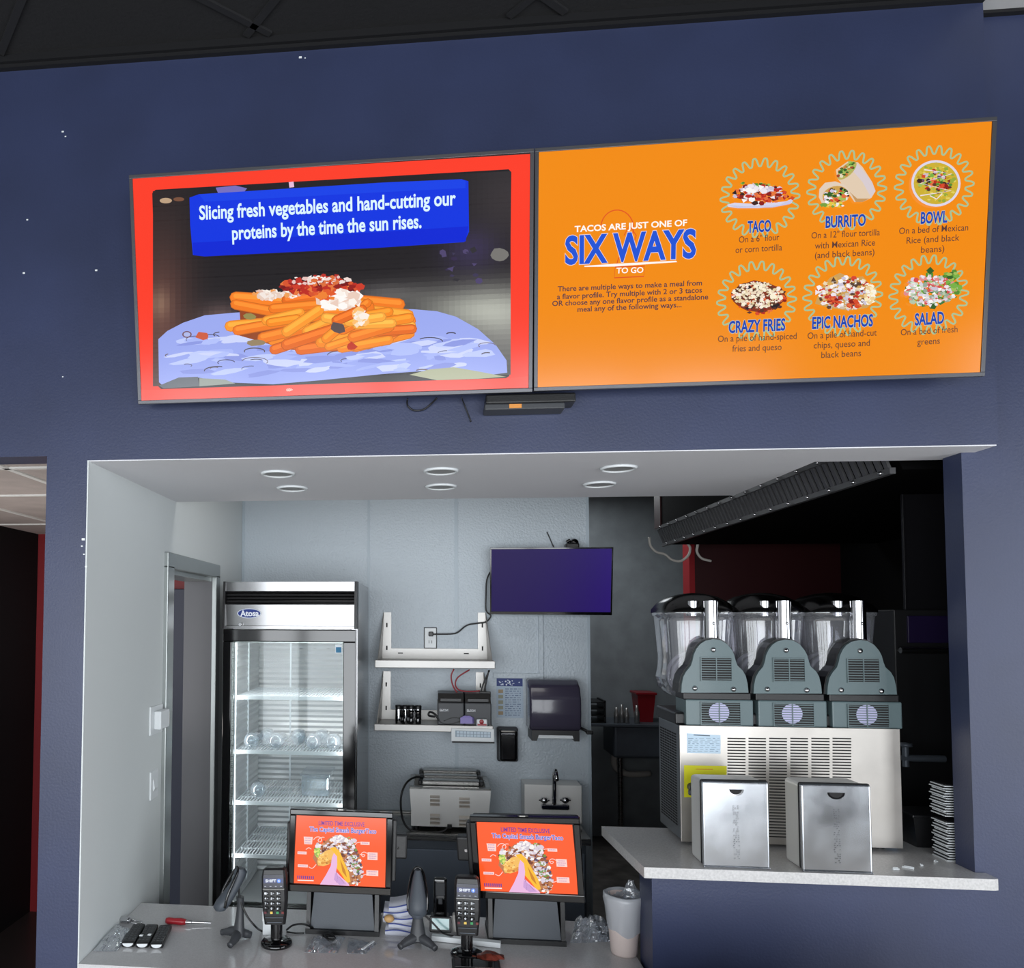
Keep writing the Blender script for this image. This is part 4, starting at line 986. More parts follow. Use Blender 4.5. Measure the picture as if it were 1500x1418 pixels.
for k, uu in enumerate((797, 828)):
    m = MB(); q = at(uu, 1172, y0-.03); m.lathe([(.008, -.016), (.02, -.008), (.022, .004), (.014, .014), (.001, .015)], q, n=14); m.box((q.x-.028, q.y-.006, q.z-.004), (q.x+.028, q.y+.006, q.z+.004), .003); mesh('handle', m, 'chrome', f)
# left wall fittings
p = [atx(219, 1036, XL), atx(236, 1030, XL), atx(219, 1078, XL)]
y0, y1 = p[0].y, .725; za, zb = p[0].z, p[2].z
t = thing('thermostat', 'white thermostat box on a plate beside the doorway', 'thermostat', (XL, (y0+y1)/2, zb))
m = MB(); m.box((XL-.001, y0, zb), (XL+.006, y1, za), .002); mesh('plate', m, 'white_plastic', t)
q0, q1 = atx(223, 1040, XL), atx(235, 1070, XL)
m = MB(); m.box((XL+.006, y0+.035, zb+.02), (XL+.035, y1-.004, za-.02), .004); mesh('body', m, 'white_plastic', t)
m = MB(); m.box((XL+.006, y1-.006, zb+.03), (XL+.036, y1+.002, za-.03), .002); mesh('vent', m, 'steel_soft', t)
y0 = atx(219, 1150, XL).y; y1 = atx(230, 1150, XL).y; za = atx(222, 1130, XL).z; zb = atx(219, 1173, XL).z
t = thing('light_switch', 'white rocker light switch plate low on the wall beside the doorway', 'switch', (XL, (y0+y1)/2, zb))
m = MB(); m.box((XL-.001, y0, zb), (XL+.006, y1, za), .003); mesh('plate', m, 'white_plastic', t)
m = MB(); ym = (y0+y1)/2; m.prism([(XL+.006, ym-.018, zb+.03), (XL+.013, ym-.018, (za+zb)/2-.012), (XL+.006, ym-.018, za-.03)], (0, .036, 0)); mesh('rocker', m, 'white_plastic', t)

# ------------------------------------------------------------------ till counter and serving bar
xk0 = at(938, 1310, .235).x
t = thing('till_counter', 'white quartz till counter across the lower left of the opening', 'counter', (-.25, .26, 0))
m = MB(); m.prism([(XL+.001, -.004, ZC-.04), (xk0-.012, -.004, ZC-.04), (xk0-.012, .526, ZC-.04), (XL+.001, .526, ZC-.04)], (0, 0, .04)); mesh('worktop', m, 'quartz', t)
m = MB(); m.box((XL+.001, .03, 0), (xk0-.014, .48, ZC-.04)); mesh('base_cabinet', m, 'navy_dark', t)
t = thing('serving_bar', 'raised quartz bar top carrying the frozen drink machine', 'counter', (1.1, .25, ZB-.032))
m = MB(); pts = [(.625, .033), (1.585, .033), (1.597, .037), (1.60, .048), (1.60, .0915), (XJ-.001, .0915), (XJ-.001, .19), (1.9, .19), (1.9, .50), (.600, .496)]
m.prism([(x, y, ZB-.0315) for x, y in pts], (0, 0, .0315)); mesh('bar_top', m, 'quartz_bar', t)

# ------------------------------------------------------------------ tills
def till(label, cx, cy, cz, yaw, tilt, roll, W_, H_, base, side, paint):
    c = V3((cx, cy, cz))+V3((0, EYE.y, EYE.z))
    u = V3((math.cos(yaw), math.sin(yaw), 0)); n0 = V3((math.sin(yaw), -math.cos(yaw), 0)); v = V3((0, 0, 1))*math.cos(tilt)+n0*math.sin(tilt)
    u2 = u*math.cos(roll)+v*math.sin(roll); v2 = v*math.cos(roll)-u*math.sin(roll); n = u2.cross(v2); n = -n if n.y > 0 else n
    B = Matrix((u2, v2, n)).transposed().to_4x4(); B.translation = c
    t = thing('till', label, 'till', (c.x, c.y+.06, ZC), group='tills on the white counter')
    w, h = W_, H_; bx, by = .021, .019
    m = MB()
    for a, b in (((-w/2-bx, -h/2-by-.006, -.02), (w/2+bx, -h/2, .003)), ((-w/2-bx, h/2, -.02), (w/2+bx, h/2+by, .003)), ((-w/2-bx, -h/2, -.02), (-w/2, h/2, .003)), ((w/2, -h/2, -.02), (w/2+bx, h/2, .003))): m.box(a, b, .003, mx=B)
    s_ = mesh('monitor', m, 'black_gloss', t)
    m = MB(); m.box((-w/2-bx+.004, -h/2-by, -.05), (w/2+bx-.004, h/2+by-.004, -.004), .006, mx=B); m.box((-w/2-bx-.01, -h/2+.03, -.045), (-w/2-bx+.004, h/2-.03, -.02), .004, mx=B); mesh('housing', m, 'black_plastic', t)
    m = MB(); m.box((-.018, h/2+by-.001, -.012), (.016, h/2+by+.006, .0), .002, mx=B); m.set(1); m.box((-.012, h/2+by+.001, .0), (.006, h/2+by+.0045, .0008), mx=B); mesh('webcam', m, ['black_plastic', 'steel_soft'], t)
    P = Pic(c-n*.0008, u2, v2, step=.00008); paint(P); mesh('display', P.mb, 'screen', t)
    # card reader on the side
    m = MB(); sx = side*(w/2+bx)
    m.box((min(sx, sx+side*.014), -h/2+.02, -.04), (max(sx, sx+side*.014), h/2-.004, .0), .004, mx=B); m.box((min(sx, sx+side*.05), -.02, -.045), (max(sx, sx+side*.05), .06, -.004), .006, mx=B); m.set(1); m.box((sx+side*.02-.004, .012, -.0045), (sx+side*.02+.004, .02, -.003), mx=B)
    mesh('card_reader', m, ['black_plastic', 'chrome'], t)
    # pedestal
    (u0, u1, vb) = base; a, b = atz(u0, vb, ZC), atz(u1, vb, ZC); yb = min(a.y, b.y); x0, x1 = a.x, b.x
    zt = c.z-h/2-.012; m = MB()
    m.hexa([V3((x0, yb, ZC)), V3((x1, yb, ZC)), V3((x1, yb+.16, ZC)), V3((x0, yb+.16, ZC))], [V3((x0, yb, ZC+.016)), V3((x1, yb, ZC+.016)), V3((x1, yb+.16, ZC+.016)), V3((x0, yb+.16, ZC+.016))])
    for xa, xb in ((x0+.002, x0+.016), (x1-.016, x1-.002)): m.hexa([V3((xa, yb+.004, ZC+.016)), V3((xb, yb+.004, ZC+.016)), V3((xb, yb+.14, ZC+.016)), V3((xa, yb+.14, ZC+.016))], [V3((xa, yb+.03, zt)), V3((xb, yb+.03, zt)), V3((xb, yb+.1, zt)), V3((xa, yb+.1, zt))])
    mesh('stand_base', m, 'black_plastic', t)
    m = MB(); m.hexa([V3((x0+.016, yb+.012, ZC+.016)), V3((x1-.016, yb+.012, ZC+.016)), V3((x1-.016, yb+.12, ZC+.016)), V3((x0+.016, yb+.12, ZC+.016))], [V3((x0+.03, yb+.04, zt+.004)), V3((x1-.03, yb+.04, zt+.004)), V3((x1-.03, yb+.1, zt+.004)), V3((x0+.03, yb+.1, zt+.004))]); mesh('stand_panel', m, 'pos_grey', t)
    xm = (x0+x1)/2+.01; m = MB(); m.prism([(xm-.03, yb+.036, zt+.01), (xm+.036, yb+.036, zt+.01), (xm+.034, yb+.026, zt-.014), (xm+.014, yb+.02, zt-.03), (xm-.016, yb+.024, zt-.02)], (0, -.006, 0)); mesh('cable_hook', m, 'black_plastic', t)
    m = MB(); m.hexa([V3((c.x-.05, yb+.05, zt-.004)), V3((c.x+.05, yb+.05, zt-.004)), V3((c.x+.05, yb+.09, zt-.004)), V3((c.x-.05, yb+.09, zt-.004))], [B @ V3((-.05, .05, -.05)), B @ V3((.05, .05, -.05)), B @ V3((.05, .05, -.1)), B @ V3((-.05, .05, -.1))]); mesh('neck', m, 'black_plastic', t)
    return t
def taco_ad(Q):
    """Q maps artwork coordinates (145 x 115 of the advert) to the point seen on the monitor"""
    def paint(P):
        random.seed(21)
        OR = (255, 92, 36); q = lambda *pts: [Q(*p) for p in pts]
        P.layer = 1; P.poly(q((0, 0), (100, 0), (100, 100), (0, 100)), OR)
        P.layer = 2
        P.text('LIMITED TIME EXCLUSIVE', Q(25, 13.2), Q(76, 13.2), 6.2, (104, 44, 150), .012)
        P.text('The Capital Smash BurgerTaco', Q(15, 22.6), Q(89, 22.6), 6.6, (40, 74, 196), .012, .055, (226, 220, 250))
        P.layer += 1
        # labels with curly leaders
        LB = (255, 214, 206)
        for pts in (((9, 31), (19, 31), (18.5, 42), (10, 42)), ((3, 53), (13, 53), (13, 57), (3, 57)), ((4, 72), (15, 72), (15, 76), (4, 76)), ((72, 35), (82, 35), (82, 39.5), (72, 39.5)), ((80, 50), (91, 50), (91, 61), (80, 61)), ((79, 76), (92, 76), (92, 84), (79, 84))): P.poly(q(*pts), LB)
        P.layer += .3
        for x, y, w in ((10.5, 33, 7), (10.5, 36.5, 7), (11, 40, 6), (4, 55, 8), (5, 74, 9), (73.5, 37, 7), (82, 52.5, 7), (81, 55.5, 9), (82, 58.5, 7), (80.5, 78, 10), (81.5, 81.5, 8)):
            for k in range(int(w)): P.poly(q((x+k, y-.7), (x+k+.6, y-.7), (x+k+.6, y+.7), (x+k, y+.7)), (190, 140, 190))
        P.layer += .3
        for pts in (((20, 35), (23, 31), (27, 31), (29, 35), (27, 38), (25, 35), (29, 31), (32, 31)), ((12, 50), (15, 47), (18, 49)), ((16, 75), (20, 77), (24, 71)), ((72, 36), (68, 37), (65, 42)), ((80, 52), (76, 50), (73, 53), (75, 57), (77, 54), (70, 54)), ((79, 82), (74, 84), (70, 82))):
            pp = [V3(Q(*p)+(0,)) for p in pts]; out = []
            for i in range(len(pp)-1):
                p0 = pp[max(0, i-1)]; p1 = pp[i]; p2 = pp[i+1]; p3 = pp[min(len(pp)-1, i+2)]
                for k in range(4): s = k/4; r = .5*((2*p1)+(p2-p0)*s+(2*p0-5*p1+4*p2-p3)*s*s+(3*p1-p0-3*p2+p3)*s**3); out.append((r.x, r.y))
            out.append((pp[-1].x, pp[-1].y)); P.line(out, 1.0, LB)
        # taco with fillings, held by a hand
        P.layer += 1
        P.poly(q((20, 62), (22, 52), (30, 40), (38, 31), (48, 26), (58, 30), (66, 40), (71, 54), (74, 70), (73, 86), (68, 97), (60, 99), (56, 84), (46, 66), (36, 70), (26, 74)), (186, 120, 80))
        P.layer += .3; a, b = Q(0, 0), Q(1, 1); sc = abs(b[0]-a[0])
        def sca(n, x, y, rx, ry, cols, s0, s1, rot=0): cx, cy = Q(x, y); P.scatter(n, cx, cy, rx*sc, ry*sc*.8, cols, s0*sc, s1*sc, rot)
        W_ = [(236, 230, 236), (220, 206, 220), (250, 244, 240), (206, 196, 206)]; Bn = [(150, 84, 50), (120, 60, 40), (190, 120, 70), (96, 50, 44), (216, 150, 100)]; Gn = [(110, 150, 70), (150, 180, 90)]
        sca(110, 44, 45, 18, 11, Bn+W_, 1.2, 3, -.5); sca(70, 30, 48, 8, 12, Bn+W_, 1, 2.6, .6); sca(110, 55, 56, 7, 26, Bn+W_, 1.2, 3, -.35); sca(120, 66, 62, 6, 30, W_+Bn[:2]+Gn[:1]+[(80, 70, 110)], 1.2, 3, -.28); sca(60, 47, 33, 9, 4, W_, 1.5, 3.4); sca(30, 61, 34, 5, 5, W_+Gn, 1.2, 3); sca(40, 68, 90, 5, 8, W_+Bn, 1.2, 2.6)
        P.layer += .4; P.poly(q((22, 56), (21, 48), (27, 46), (28, 54), (25, 62)), (176, 214, 90)); sca(14, 24, 53, 2.5, 6, Gn+[(226, 230, 120)], .8, 2)
        P.layer += .4; P.poly(q((25, 66), (27, 58), (34, 50), (42, 47), (47, 50), (44, 54), (42, 62), (38, 70), (32, 73), (26, 72)), (246, 190, 96)); sca(26, 33, 62, 8, 8, [(226, 150, 60), (255, 214, 130), (190, 120, 50)], .8, 2.2)
        P.layer += .4; P.poly(q((38, 46), (44, 44), (49, 50), (54, 64), (60, 80), (62, 94), (58, 96), (52, 84), (46, 74), (45, 60), (43, 52)), (250, 190, 50)); P.layer += .2; P.poly(q((50, 62), (56, 78), (58, 88), (53, 80)), (206, 130, 30))
        P.layer += .4; P.poly(q((43, 53), (46.5, 58), (47, 70), (46, 80), (52, 88), (60, 97), (61, 100), (29, 100), (35, 86), (40, 72), (41, 60)), (236, 186, 226)); P.layer += .2; P.poly(q((45, 82), (52, 90), (58, 98), (50, 99), (44, 92)), (206, 160, 214)); P.line(q((46, 80), (48, 88), (47, 96)), .8, (150, 110, 160)); P.line(q((50, 88), (55, 96)), .8, (160, 120, 170))
        P.layer += .4; P.text('Made to order', Q(3.5, 93.5), Q(22, 93.5), 3.6, (104, 44, 150), .02) if False else None
        for k in range(9): x = 4+k*2.1; P.poly(q((x, 88.5), (x+1.3, 88.3), (x+1.2, 93), (x+.2, 93.2)), (104, 60, 150))
        P.layer += .2; P.poly(q((4.5, 94.6), (22, 94.2), (22, 95.8), (4.5, 96)), (255, 240, 236))
    return paint
def quadmap(tl, tr, br, bl):
    def Q(x, y): 
        s, r = x/100, y/100; return (tl[0]*(1-s)*(1-r)+tr[0]*s*(1-r)+br[0]*s*r+bl[0]*(1-s)*r, tl[1]*(1-s)*(1-r)+tr[1]*s*(1-r)+br[1]*s*r+bl[1]*(1-s)*r)
    return Q
QL = quadmap((434.6, 1194.3), (565.6, 1198.8), (564.6, 1300), (429.6, 1293.5))
QR = quadmap((698.2, 1203.4), (838.2, 1208.2), (847.4, 1310.2), (704, 1305))
till('left black till with orange taco advert, in front of the fridge', -.3028, 2.6512, -.7711, .0532, -.0355, -.0229, .3047, .226, (447, 556, 1368), 1, taco_ad(QL))
till('right black till with orange taco advert, in front of the food warmer', .3028, 2.6023, -.7592, -.1841, .0925, .055, .3043, .227, (715, 828, 1382), -1, taco_ad(QR))

# ------------------------------------------------------------------ card terminals on poles
def terminal(label, ub, vb, vtop, u_top, rb):
    p = atz(ub, vb, ZC); d = (p.y-EYE.y); s = d/F
    zt = at(u_top, vtop, p.y).z
    t = thing('card_terminal', label, 'card terminal', (p.x, p.y, ZC), group='card terminals on the white counter')
    m = MB(); m.lathe([(.001, 0), (rb, 0), (rb, .008), (rb*.9, .014), (.022, .02), (.001, .02)], (p.x, p.y, ZC), n=36); mesh('base', m, 'black_gloss', t)
    hp = zt-.17-ZC; m = MB(); m.cyl((p.x, p.y, ZC+.018), (p.x, p.y, ZC+hp+.02), .0195, n=24); m.cyl((p.x, p.y, ZC+hp-.004), (p.x, p.y, ZC+hp+.03), .026, .03, n=24); mesh('pole', m, 'black_gloss', t)
    tl_ = math.radians(-10); dx = (at(u_top, vtop, p.y).x-p.x)/.17
    u = V3((1, 0, .0)); n0 = V3((0, -1, 0)); v = V3((dx, math.sin(-tl_)*.6, 1)).normalized(); n = u.cross(v).normalized(); n = -n if n.y > 0 else n; u = v.cross(n).normalized(); u = -u if u.x < 0 else u
    c = V3((p.x, p.y-.03, zt-.175)); B = Matrix((u, v, n)).transposed().to_4x4(); B.translation = c
    m = MB()
    def ring(y, hw, z0, z1): return [B @ V3((x, y, z)) for x, z in ((-hw, z0+.008), (-hw+.006, z0), (hw-.006, z0), (hw, z0+.008), (hw, z1-.006), (hw-.006, z1), (-hw+.006, z1), (-hw, z1-.006))]
    m.loft([ring(0, .034, -.02, .006), ring(.03, .037, -.026, .01), ring(.075, .041, -.03, .014), ring(.15, .0405, -.034, .016), ring(.172, .037, -.034, .014), ring(.178, .03, -.03, .008)], smooth=False); mesh('body', m, 'black_plastic', t)
    P = Pic(c+n*.0175, u, v, step=.0002, xy=lambda x, y: (x, y)); P.face([V3((-.033, .118)), V3((.033, .118)), V3((.033, .158)), V3((-.033, .158))], (14, 16, 44)); P.layer = 2; P.face([V3((-.033, .132)), V3((.033, .132)), V3((.033, .147)), V3((-.033, .147))], (20, 34, 96)); P.layer = 3
    P.text('SHIFT', (-.026, .1355), (.009, .1355), -.008, (236, 244, 255), .03)
    P.layer += 1; P.face([V3((.018+.0065*math.cos(2*PI*i/16), .1392+.0065*math.sin(2*PI*i/16))) for i in range(16)], (70, 130, 230)); P.text('4', (.0155, .136), (.0205, .136), -.0065, (240, 246, 255), .03)
    P.layer += 1
    for k in range(4): P.face([V3((-.03+k*.0175, .1215)), V3((-.024+k*.0175, .1215)), V3((-.024+k*.0175, .1235)), V3((-.03+k*.0175, .1235))], (170, 176, 190))
    mesh('display', P.mb, 'screen', t)
    m = MB(); m.box((-.036, .1125, .014), (.036, .1145, .0185), .0006, mx=B); mesh('trim', m, 'steel_soft', t)
    m = MB()
    for r in range(4):
        for k in range(3): x = -.026+k*.02; y = .1-r*.0155; m.box((x-.007, y-.005, .011), (x+.009, y+.005, .0175), .002, mx=B)
    mesh('keypad', m, 'black_gloss', t)
    P = Pic(c+n*.0178, u, v, step=.0002, xy=lambda x, y: (x, y))
    for r in range(4):
        for k in range(3):
            ch = ('123', '456', '789', '*0#')[r][k]; x = -.026+k*.02; y = .1-r*.0155; P.text(ch, (x-.003, y-.003), (x+.0015, y-.003), -.006, (236, 240, 246), .03)
            if r < 3: P.face([V3((x+.004, y-.0015)), V3((x+.008, y-.0015)), V3((x+.008, y+.0015)), V3((x+.004, y+.0015))], (150, 154, 162))
    for x, cc in ((-.026, (90, 30, 40)), (-.006, (226, 190, 90)), (.014, (60, 150, 90)), (.031, (110, 40, 40))): P.layer += .1; P.face([V3((x-.005, .037)), V3((x+.003, .037)), V3((x+.003, .044)), V3((x-.005, .044))], cc)
    mesh('key_legend', P.mb, 'print', t)
    m = MB(); m.box((-.03, .022, .008), (.03, .0245, .0125), .0008, mx=B); m.box((-.024, .006, .004), (.024, .008, .0085), .0006, mx=B); mesh('card_slot', m, 'steel_dark', t)
    return t
terminal('black card terminal on a pole left of the left till', 405, 1383, 1270, 403, .052)
terminal('black card terminal on a pole between the two tills', 684, 1399, 1283, 684, .053)
q = atz(393, 1370, ZC); m = MB(); m.box((q.x-.018, q.y-.02, ZC+.05), (q.x+.022, q.y+.006, ZC+.085), .004)
m.box((q.x-.02, q.y-.002, ZC), (q.x+.01, q.y+.01, ZC+.052), .003)
mesh('receipt_paper', m, 'white_plastic', label='small white paper tab tucked behind the left card terminal', cat='paper')

# ------------------------------------------------------------------ barcode scanners on stands
def scanner(label, ub, vb, top, turn, front):
    p = atz(ub, vb, ZC); zt = at(top[0], top[1], p.y).z; Hh = zt-ZC; FT = 1.25
    t = thing('barcode_scanner', label, 'barcode scanner', (p.x, p.y, ZC), group='barcode scanners on stands')
    Rz = Matrix.Translation(p) @ Matrix.Rotation(turn, 4, 'Z'); Rz.translation.z = ZC
    g = lambda *q: Rz @ V3(q)
    for s in (-1, 1):
        m = MB(); m.tube([g(0, .012, .026), g(s*.022, -.002, .024), g(s*.045, -.02, .016), g(s*.058, -.034, .011)], [.016, .016, .015, .0125, .0105, .0105], n=10); mesh('foot', m, 'charcoal_plastic', t)
    m = MB(); m.tube([g(0, .012, .028), g(0, .035, .018), g(0, .052, .011)], [.016, .014, .0115], n=10); mesh('foot', m, 'charcoal_plastic', t)
    m = MB(); rings = []
    for z, hx, hy, dy in ((.02, .03, .02, .01), (.04, .025, .017, .012), (.08, .018, .013, .014), (Hh*.5, .013, .011, .016), (Hh*.6, .016, .013, .014)): rings.append([g(hx*math.cos(2*PI*i/16), dy+hy*math.sin(2*PI*i/16), z) for i in range(16)])
    m.loft(rings); mesh('stand', m, 'charcoal_plastic', t)
    m = MB(); rings = []
    prof = ((.47, .020, .014, -.036), (.5, .024, .02, -.034), (.58, .024, .022, -.026), (.66, .021, .02, -.016), (.76, .017, .018, -.004), (.86, .015, .017, .006), (.94, .016, .018, .01), (1.0, .014, .012, .008)) if not front else ((.47, .020, .014, -.03), (.5, .024, .02, -.03), (.6, .025, .022, -.026), (.7, .022, .02, -.02), (.82, .017, .016, -.014), (.93, .012, .013, -.008), (1.0, .008, .01, -.004))
    for k, hx, hy, dy in prof: rings.append([g(FT*hx*math.cos(2*PI*i/18), dy*1.5+FT*hy*math.sin(2*PI*i/18), Hh*k) for i in range(18)])
    m.loft(rings); mesh('scanner_head', m, 'pos_grey', t)
    m = MB(); 
    for k in (-1, 1): m.tube([g(k*.03, -.045, Hh*.52), g(k*.031, -.036, Hh*.68), g(k*.024, -.014, Hh*.86), g(k*.014, .002, Hh*.98), g(0, .004, Hh*1.02)], .0045)
    mesh('side_trim', m, 'black_gloss', t)
    m = MB(); m.lathe([(.001, .0), (.018, 0), (.021, .012)], g(0, -.052, Hh*.455), n=18); mesh('scan_window', m, 'steel_dark', t)
    return t
scanner('dark grey barcode scanner on a stand at the left, beside the screwdriver', 345, 1378, (347, 1272), math.radians(-62), False)
scanner('dark grey barcode scanner on a stand between the tills, in front of the folded towels', 612, 1387, (610, 1273), 0, True)
yy = .22; m = MB(); m.tube([at(351, 1287, .215), at(350, 1305, yy), at(353, 1322, yy), at(362, 1342, yy), at(374, 1357, yy), atz(384, 1364, ZC+.004), atz(396, 1366, ZC+.004)], .0035)
mesh('cable', m, 'black_plastic', label='thin black cable from the left barcode scanner to the counter', cat='cable')
m = MB(); m.tube([atz(420, 1362, ZC+.004), at(430, 1355, .29), at(446, 1354, .285), atz(462, 1361, ZC+.01), atz(476, 1366, ZC+.004)], .0033); m.tube([atz(420, 1365, ZC+.004), atz(434, 1367, ZC+.004), atz(446, 1367, ZC+.004)], .003)
mesh('cable', m, 'black_plastic', label='thin black cable between the left card terminal and left till', cat='cable')
m = MB(); m.tube([at(615, 1328, .25), at(622, 1340, .25), at(634, 1352, .25), at(648, 1366, .25), atz(664, 1371, ZC+.016), atz(676, 1369, ZC+.016)], .0033)
mesh('cable', m, 'black_plastic', label='thin black cable from the middle scanner towards the white strip', cat='cable')

# ------------------------------------------------------------------ small things on the white counter
# three remote controls side by side
P0 = [((177, 1388), (196, 1360)), ((198, 1389), (215, 1361)), ((219, 1390), (235, 1361.5))]
r0 = None
for i, (a, b) in enumerate(P0):
    A, B_ = atz(a[0]+10, a[1], ZC), atz(b[0]+8, b[1], ZC); d = B_-A; L = d.length; ang = math.atan2(d.y, d.x)-PI/2
    lab = 'black remote control lying on the counter, %s of the three' % ('leftmost', 'middle', 'rightmost')[i]
    if r0 is None:
        r0 = thing('remote_control', lab, 'remote', (A.x, A.y, ZC), (0, 0, ang), group='remote controls on the white counter')
        m = MB(); m.box((-.0215, .0, 0), (.0215, L, .018), .006, seg=3); mesh('body', m, 'black_plastic', r0, local=True)
        m = MB(); m.prism([(.017*math.cos(PI+PI*i/12), .001, .0135+.011*math.sin(PI+PI*i/12)) for i in range(13)], (0, -.002, 0)); mesh('end_badge', m, 'white_plastic', r0, local=True, label='pale front end')
        m = MB()
        for k in range(9):
            for x in (-.012, 0, .012): m.box((x-.0042, .02+k*L*.092, .0175), (x+.0042, .02+k*L*.092+.006, .0195), .001)
        mesh('buttons', m, 'charcoal_plastic', r0, local=True)
    else:
        r = dup(r0, (A.x, A.y, ZC), rot=(0, 0, ang), label=lab)
for (uu, vv, lab) in ((207, 1371, 'tiny white button cap on the middle remote control'), (219, 1370, 'tiny white button cap near the rightmost remote control')):
    q = atz(uu, vv, ZC+.019); m = MB(); m.box((q.x-.006, q.y-.006, ZC+.0196), (q.x+.006, q.y+.006, ZC+.023), .002); mesh('button_cap', m, 'white_plastic', label=lab, cat='button')
# red handled screwdriver
a, b, c_ = atz(243, 1348.5, ZC+.012), atz(273, 1350.5, ZC+.012), atz(309, 1352, ZC+.008)
t = thing('screwdriver', 'red handled screwdriver lying near the back of the white counter', 'screwdriver', (b.x, b.y, ZC))
m = MB(); d = (b-a).normalized(); L = (b-a).length; m.lathe([(.001, 0), (.009, .001), (.012, .01), (.0105, L*.4), (.012, L*.75), (.009, L-.002), (.001, L)], a, axis=d, n=16); mesh('handle', m, 'red_rubber', t)
m = MB(); m.cyl(b-d*.003, c_, .0045, .003, n=10); m.cyl(b-d*.002, b+d*.02, .007, .0055, n=12); mesh('shaft', m, 'chrome', t)
# keys / metal fitting and clear bag in the corner
q = atz(184, 1352, ZC); t = thing('metal_fitting', 'small shiny metal fitting lying behind the three remotes', 'fitting', (q.x, q.y, ZC))
m = MB(); m.cyl((q.x-.014, q.y, ZC+.011), (q.x+.014, q.y-.006, ZC+.011), .011, n=14); m.cyl((q.x+.014, q.y-.006, ZC+.011), (q.x+.022, q.y-.008, ZC+.011), .007, n=12); mesh('sleeve', m, 'chrome', t)
q2 = atz(199, 1353, ZC); m = MB(); m.tube([(q.x+.022, q.y-.008, ZC+.008), (q2.x-.01, q2.y+.012, ZC+.006), (q2.x+.018, q2.y+.006, ZC+.005), (q2.x+.02, q2.y-.01, ZC+.005), (q2.x-.004, q2.y-.014, ZC+.006), (q.x+.024, q.y-.01, ZC+.008)], .003); mesh('ring', m, 'chrome', t)
def bag(name, label, corners, h, seed, lift=.002, mat_='clear_bag', nx=14, ny=12):
    """crumpled film: a wrinkled sheet draped over nothing much, closed underneath"""
    rnd = random.Random(seed); P4 = [V3(c) for c in corners]; m = MB(); top = []; bot = []
    ph = [(rnd.uniform(6, 16), rnd.uniform(6, 16), rnd.uniform(0, 6.3)) for _ in range(6)]
    for j in range(ny+1):
        for i in range(nx+1):
            s, r = i/nx, j/ny; p = P4[0].lerp(P4[1], s).lerp(P4[3].lerp(P4[2], s), r)
            e = (math.sin(PI*s)*math.sin(PI*r))**.45
            wv = sum(math.sin(a*s+b*r+c) for a, b, c in ph)/6
            z = max(0, h*e*(.55+.6*wv+rnd.uniform(-.14, .14))); jx = rnd.uniform(-.1, .1)*(P4[1]-P4[0]).length/nx*e
            top.append(p+V3((jx, rnd.uniform(-.003, .003), lift+z+.001))); bot.append(p+V3((0, 0, lift*.5)))
    n = (nx+1)*(ny+1); fs = []
    for j in range(ny):
        for i in range(nx): k = j*(nx+1)+i; fs.append((k, k+1, k+nx+2, k+nx+1)); fs.append((n+k+nx+1, n+k+nx+2, n+k+1, n+k))
    ed = [i for i in range(nx+1)]+[(j+1)*(nx+1)-1 for j in range(1, ny+1)]+[ny*(nx+1)+i for i in range(nx-1, -1, -1)]+[j*(nx+1) for j in range(ny-1, 0, -1)]
    for i in range(len(ed)): a, b = ed[i], ed[(i+1) % len(ed)]; fs.append((a, n+a, n+b, b))
    m.add(top+bot, fs, False); return mesh(name, m, mat_, label=label, cat='plastic bag')
bag('plastic_bag', 'flat clear plastic bag in the left corner beside the remotes', [atz(137, 1394, ZC), atz(172, 1394, ZC), atz(193, 1363, ZC), atz(168, 1353, ZC)], .02, 2)
bag('plastic_bag', 'clear plastic bag lying in front of the left till', [atz(446, 1396, ZC), atz(494, 1397, ZC), atz(506, 1374, ZC), atz(460, 1373, ZC)], .022, 4)
q = atz(482, 1378, ZC); m = MB(); m.tube([(q.x-.025, q.y+.02, ZC+.006), (q.x, q.y+.01, ZC+.02), (q.x+.02, q.y-.01, ZC+.012), (q.x+.004, q.y-.02, ZC+.01), (q.x-.014, q.y, ZC+.016), (q.x+.012, q.y+.014, ZC+.01)], .005); m.box((q.x-.004, q.y-.016, ZC+.004), (q.x+.022, q.y+.002, ZC+.018), .003)
mesh('cable', m, 'black_plastic', label='coiled black cable inside the clear bag by the left till', cat='cable')
bag('plastic_bag', 'flat clear plastic sleeve with bright edge right of the left till bag', [atz(508, 1397, ZC), atz(536, 1398, ZC), atz(552, 1383, ZC), atz(511, 1375, ZC)], .008, 6)
bag('plastic_bag', 'large crumpled clear plastic bag behind the white cup', [atz(835, 1382, ZC), atz(893, 1380, ZC), atz(896, 1358, ZC), atz(842, 1354, ZC)], .085, 9)
m = MB(); a, b = atz(529, 1393.5, ZC), atz(546, 1381.5, ZC); m.prism([a+V3((0, 0, .006)), b+V3((0, 0, .006)), b+V3((.006, -.003, .006)), a+V3((.006, -.003, .006))], (0, 0, .003)); mesh('twist_tie', m, 'white_plastic', label='thin white strip on the clear sleeve right of the left till', cat='strip')
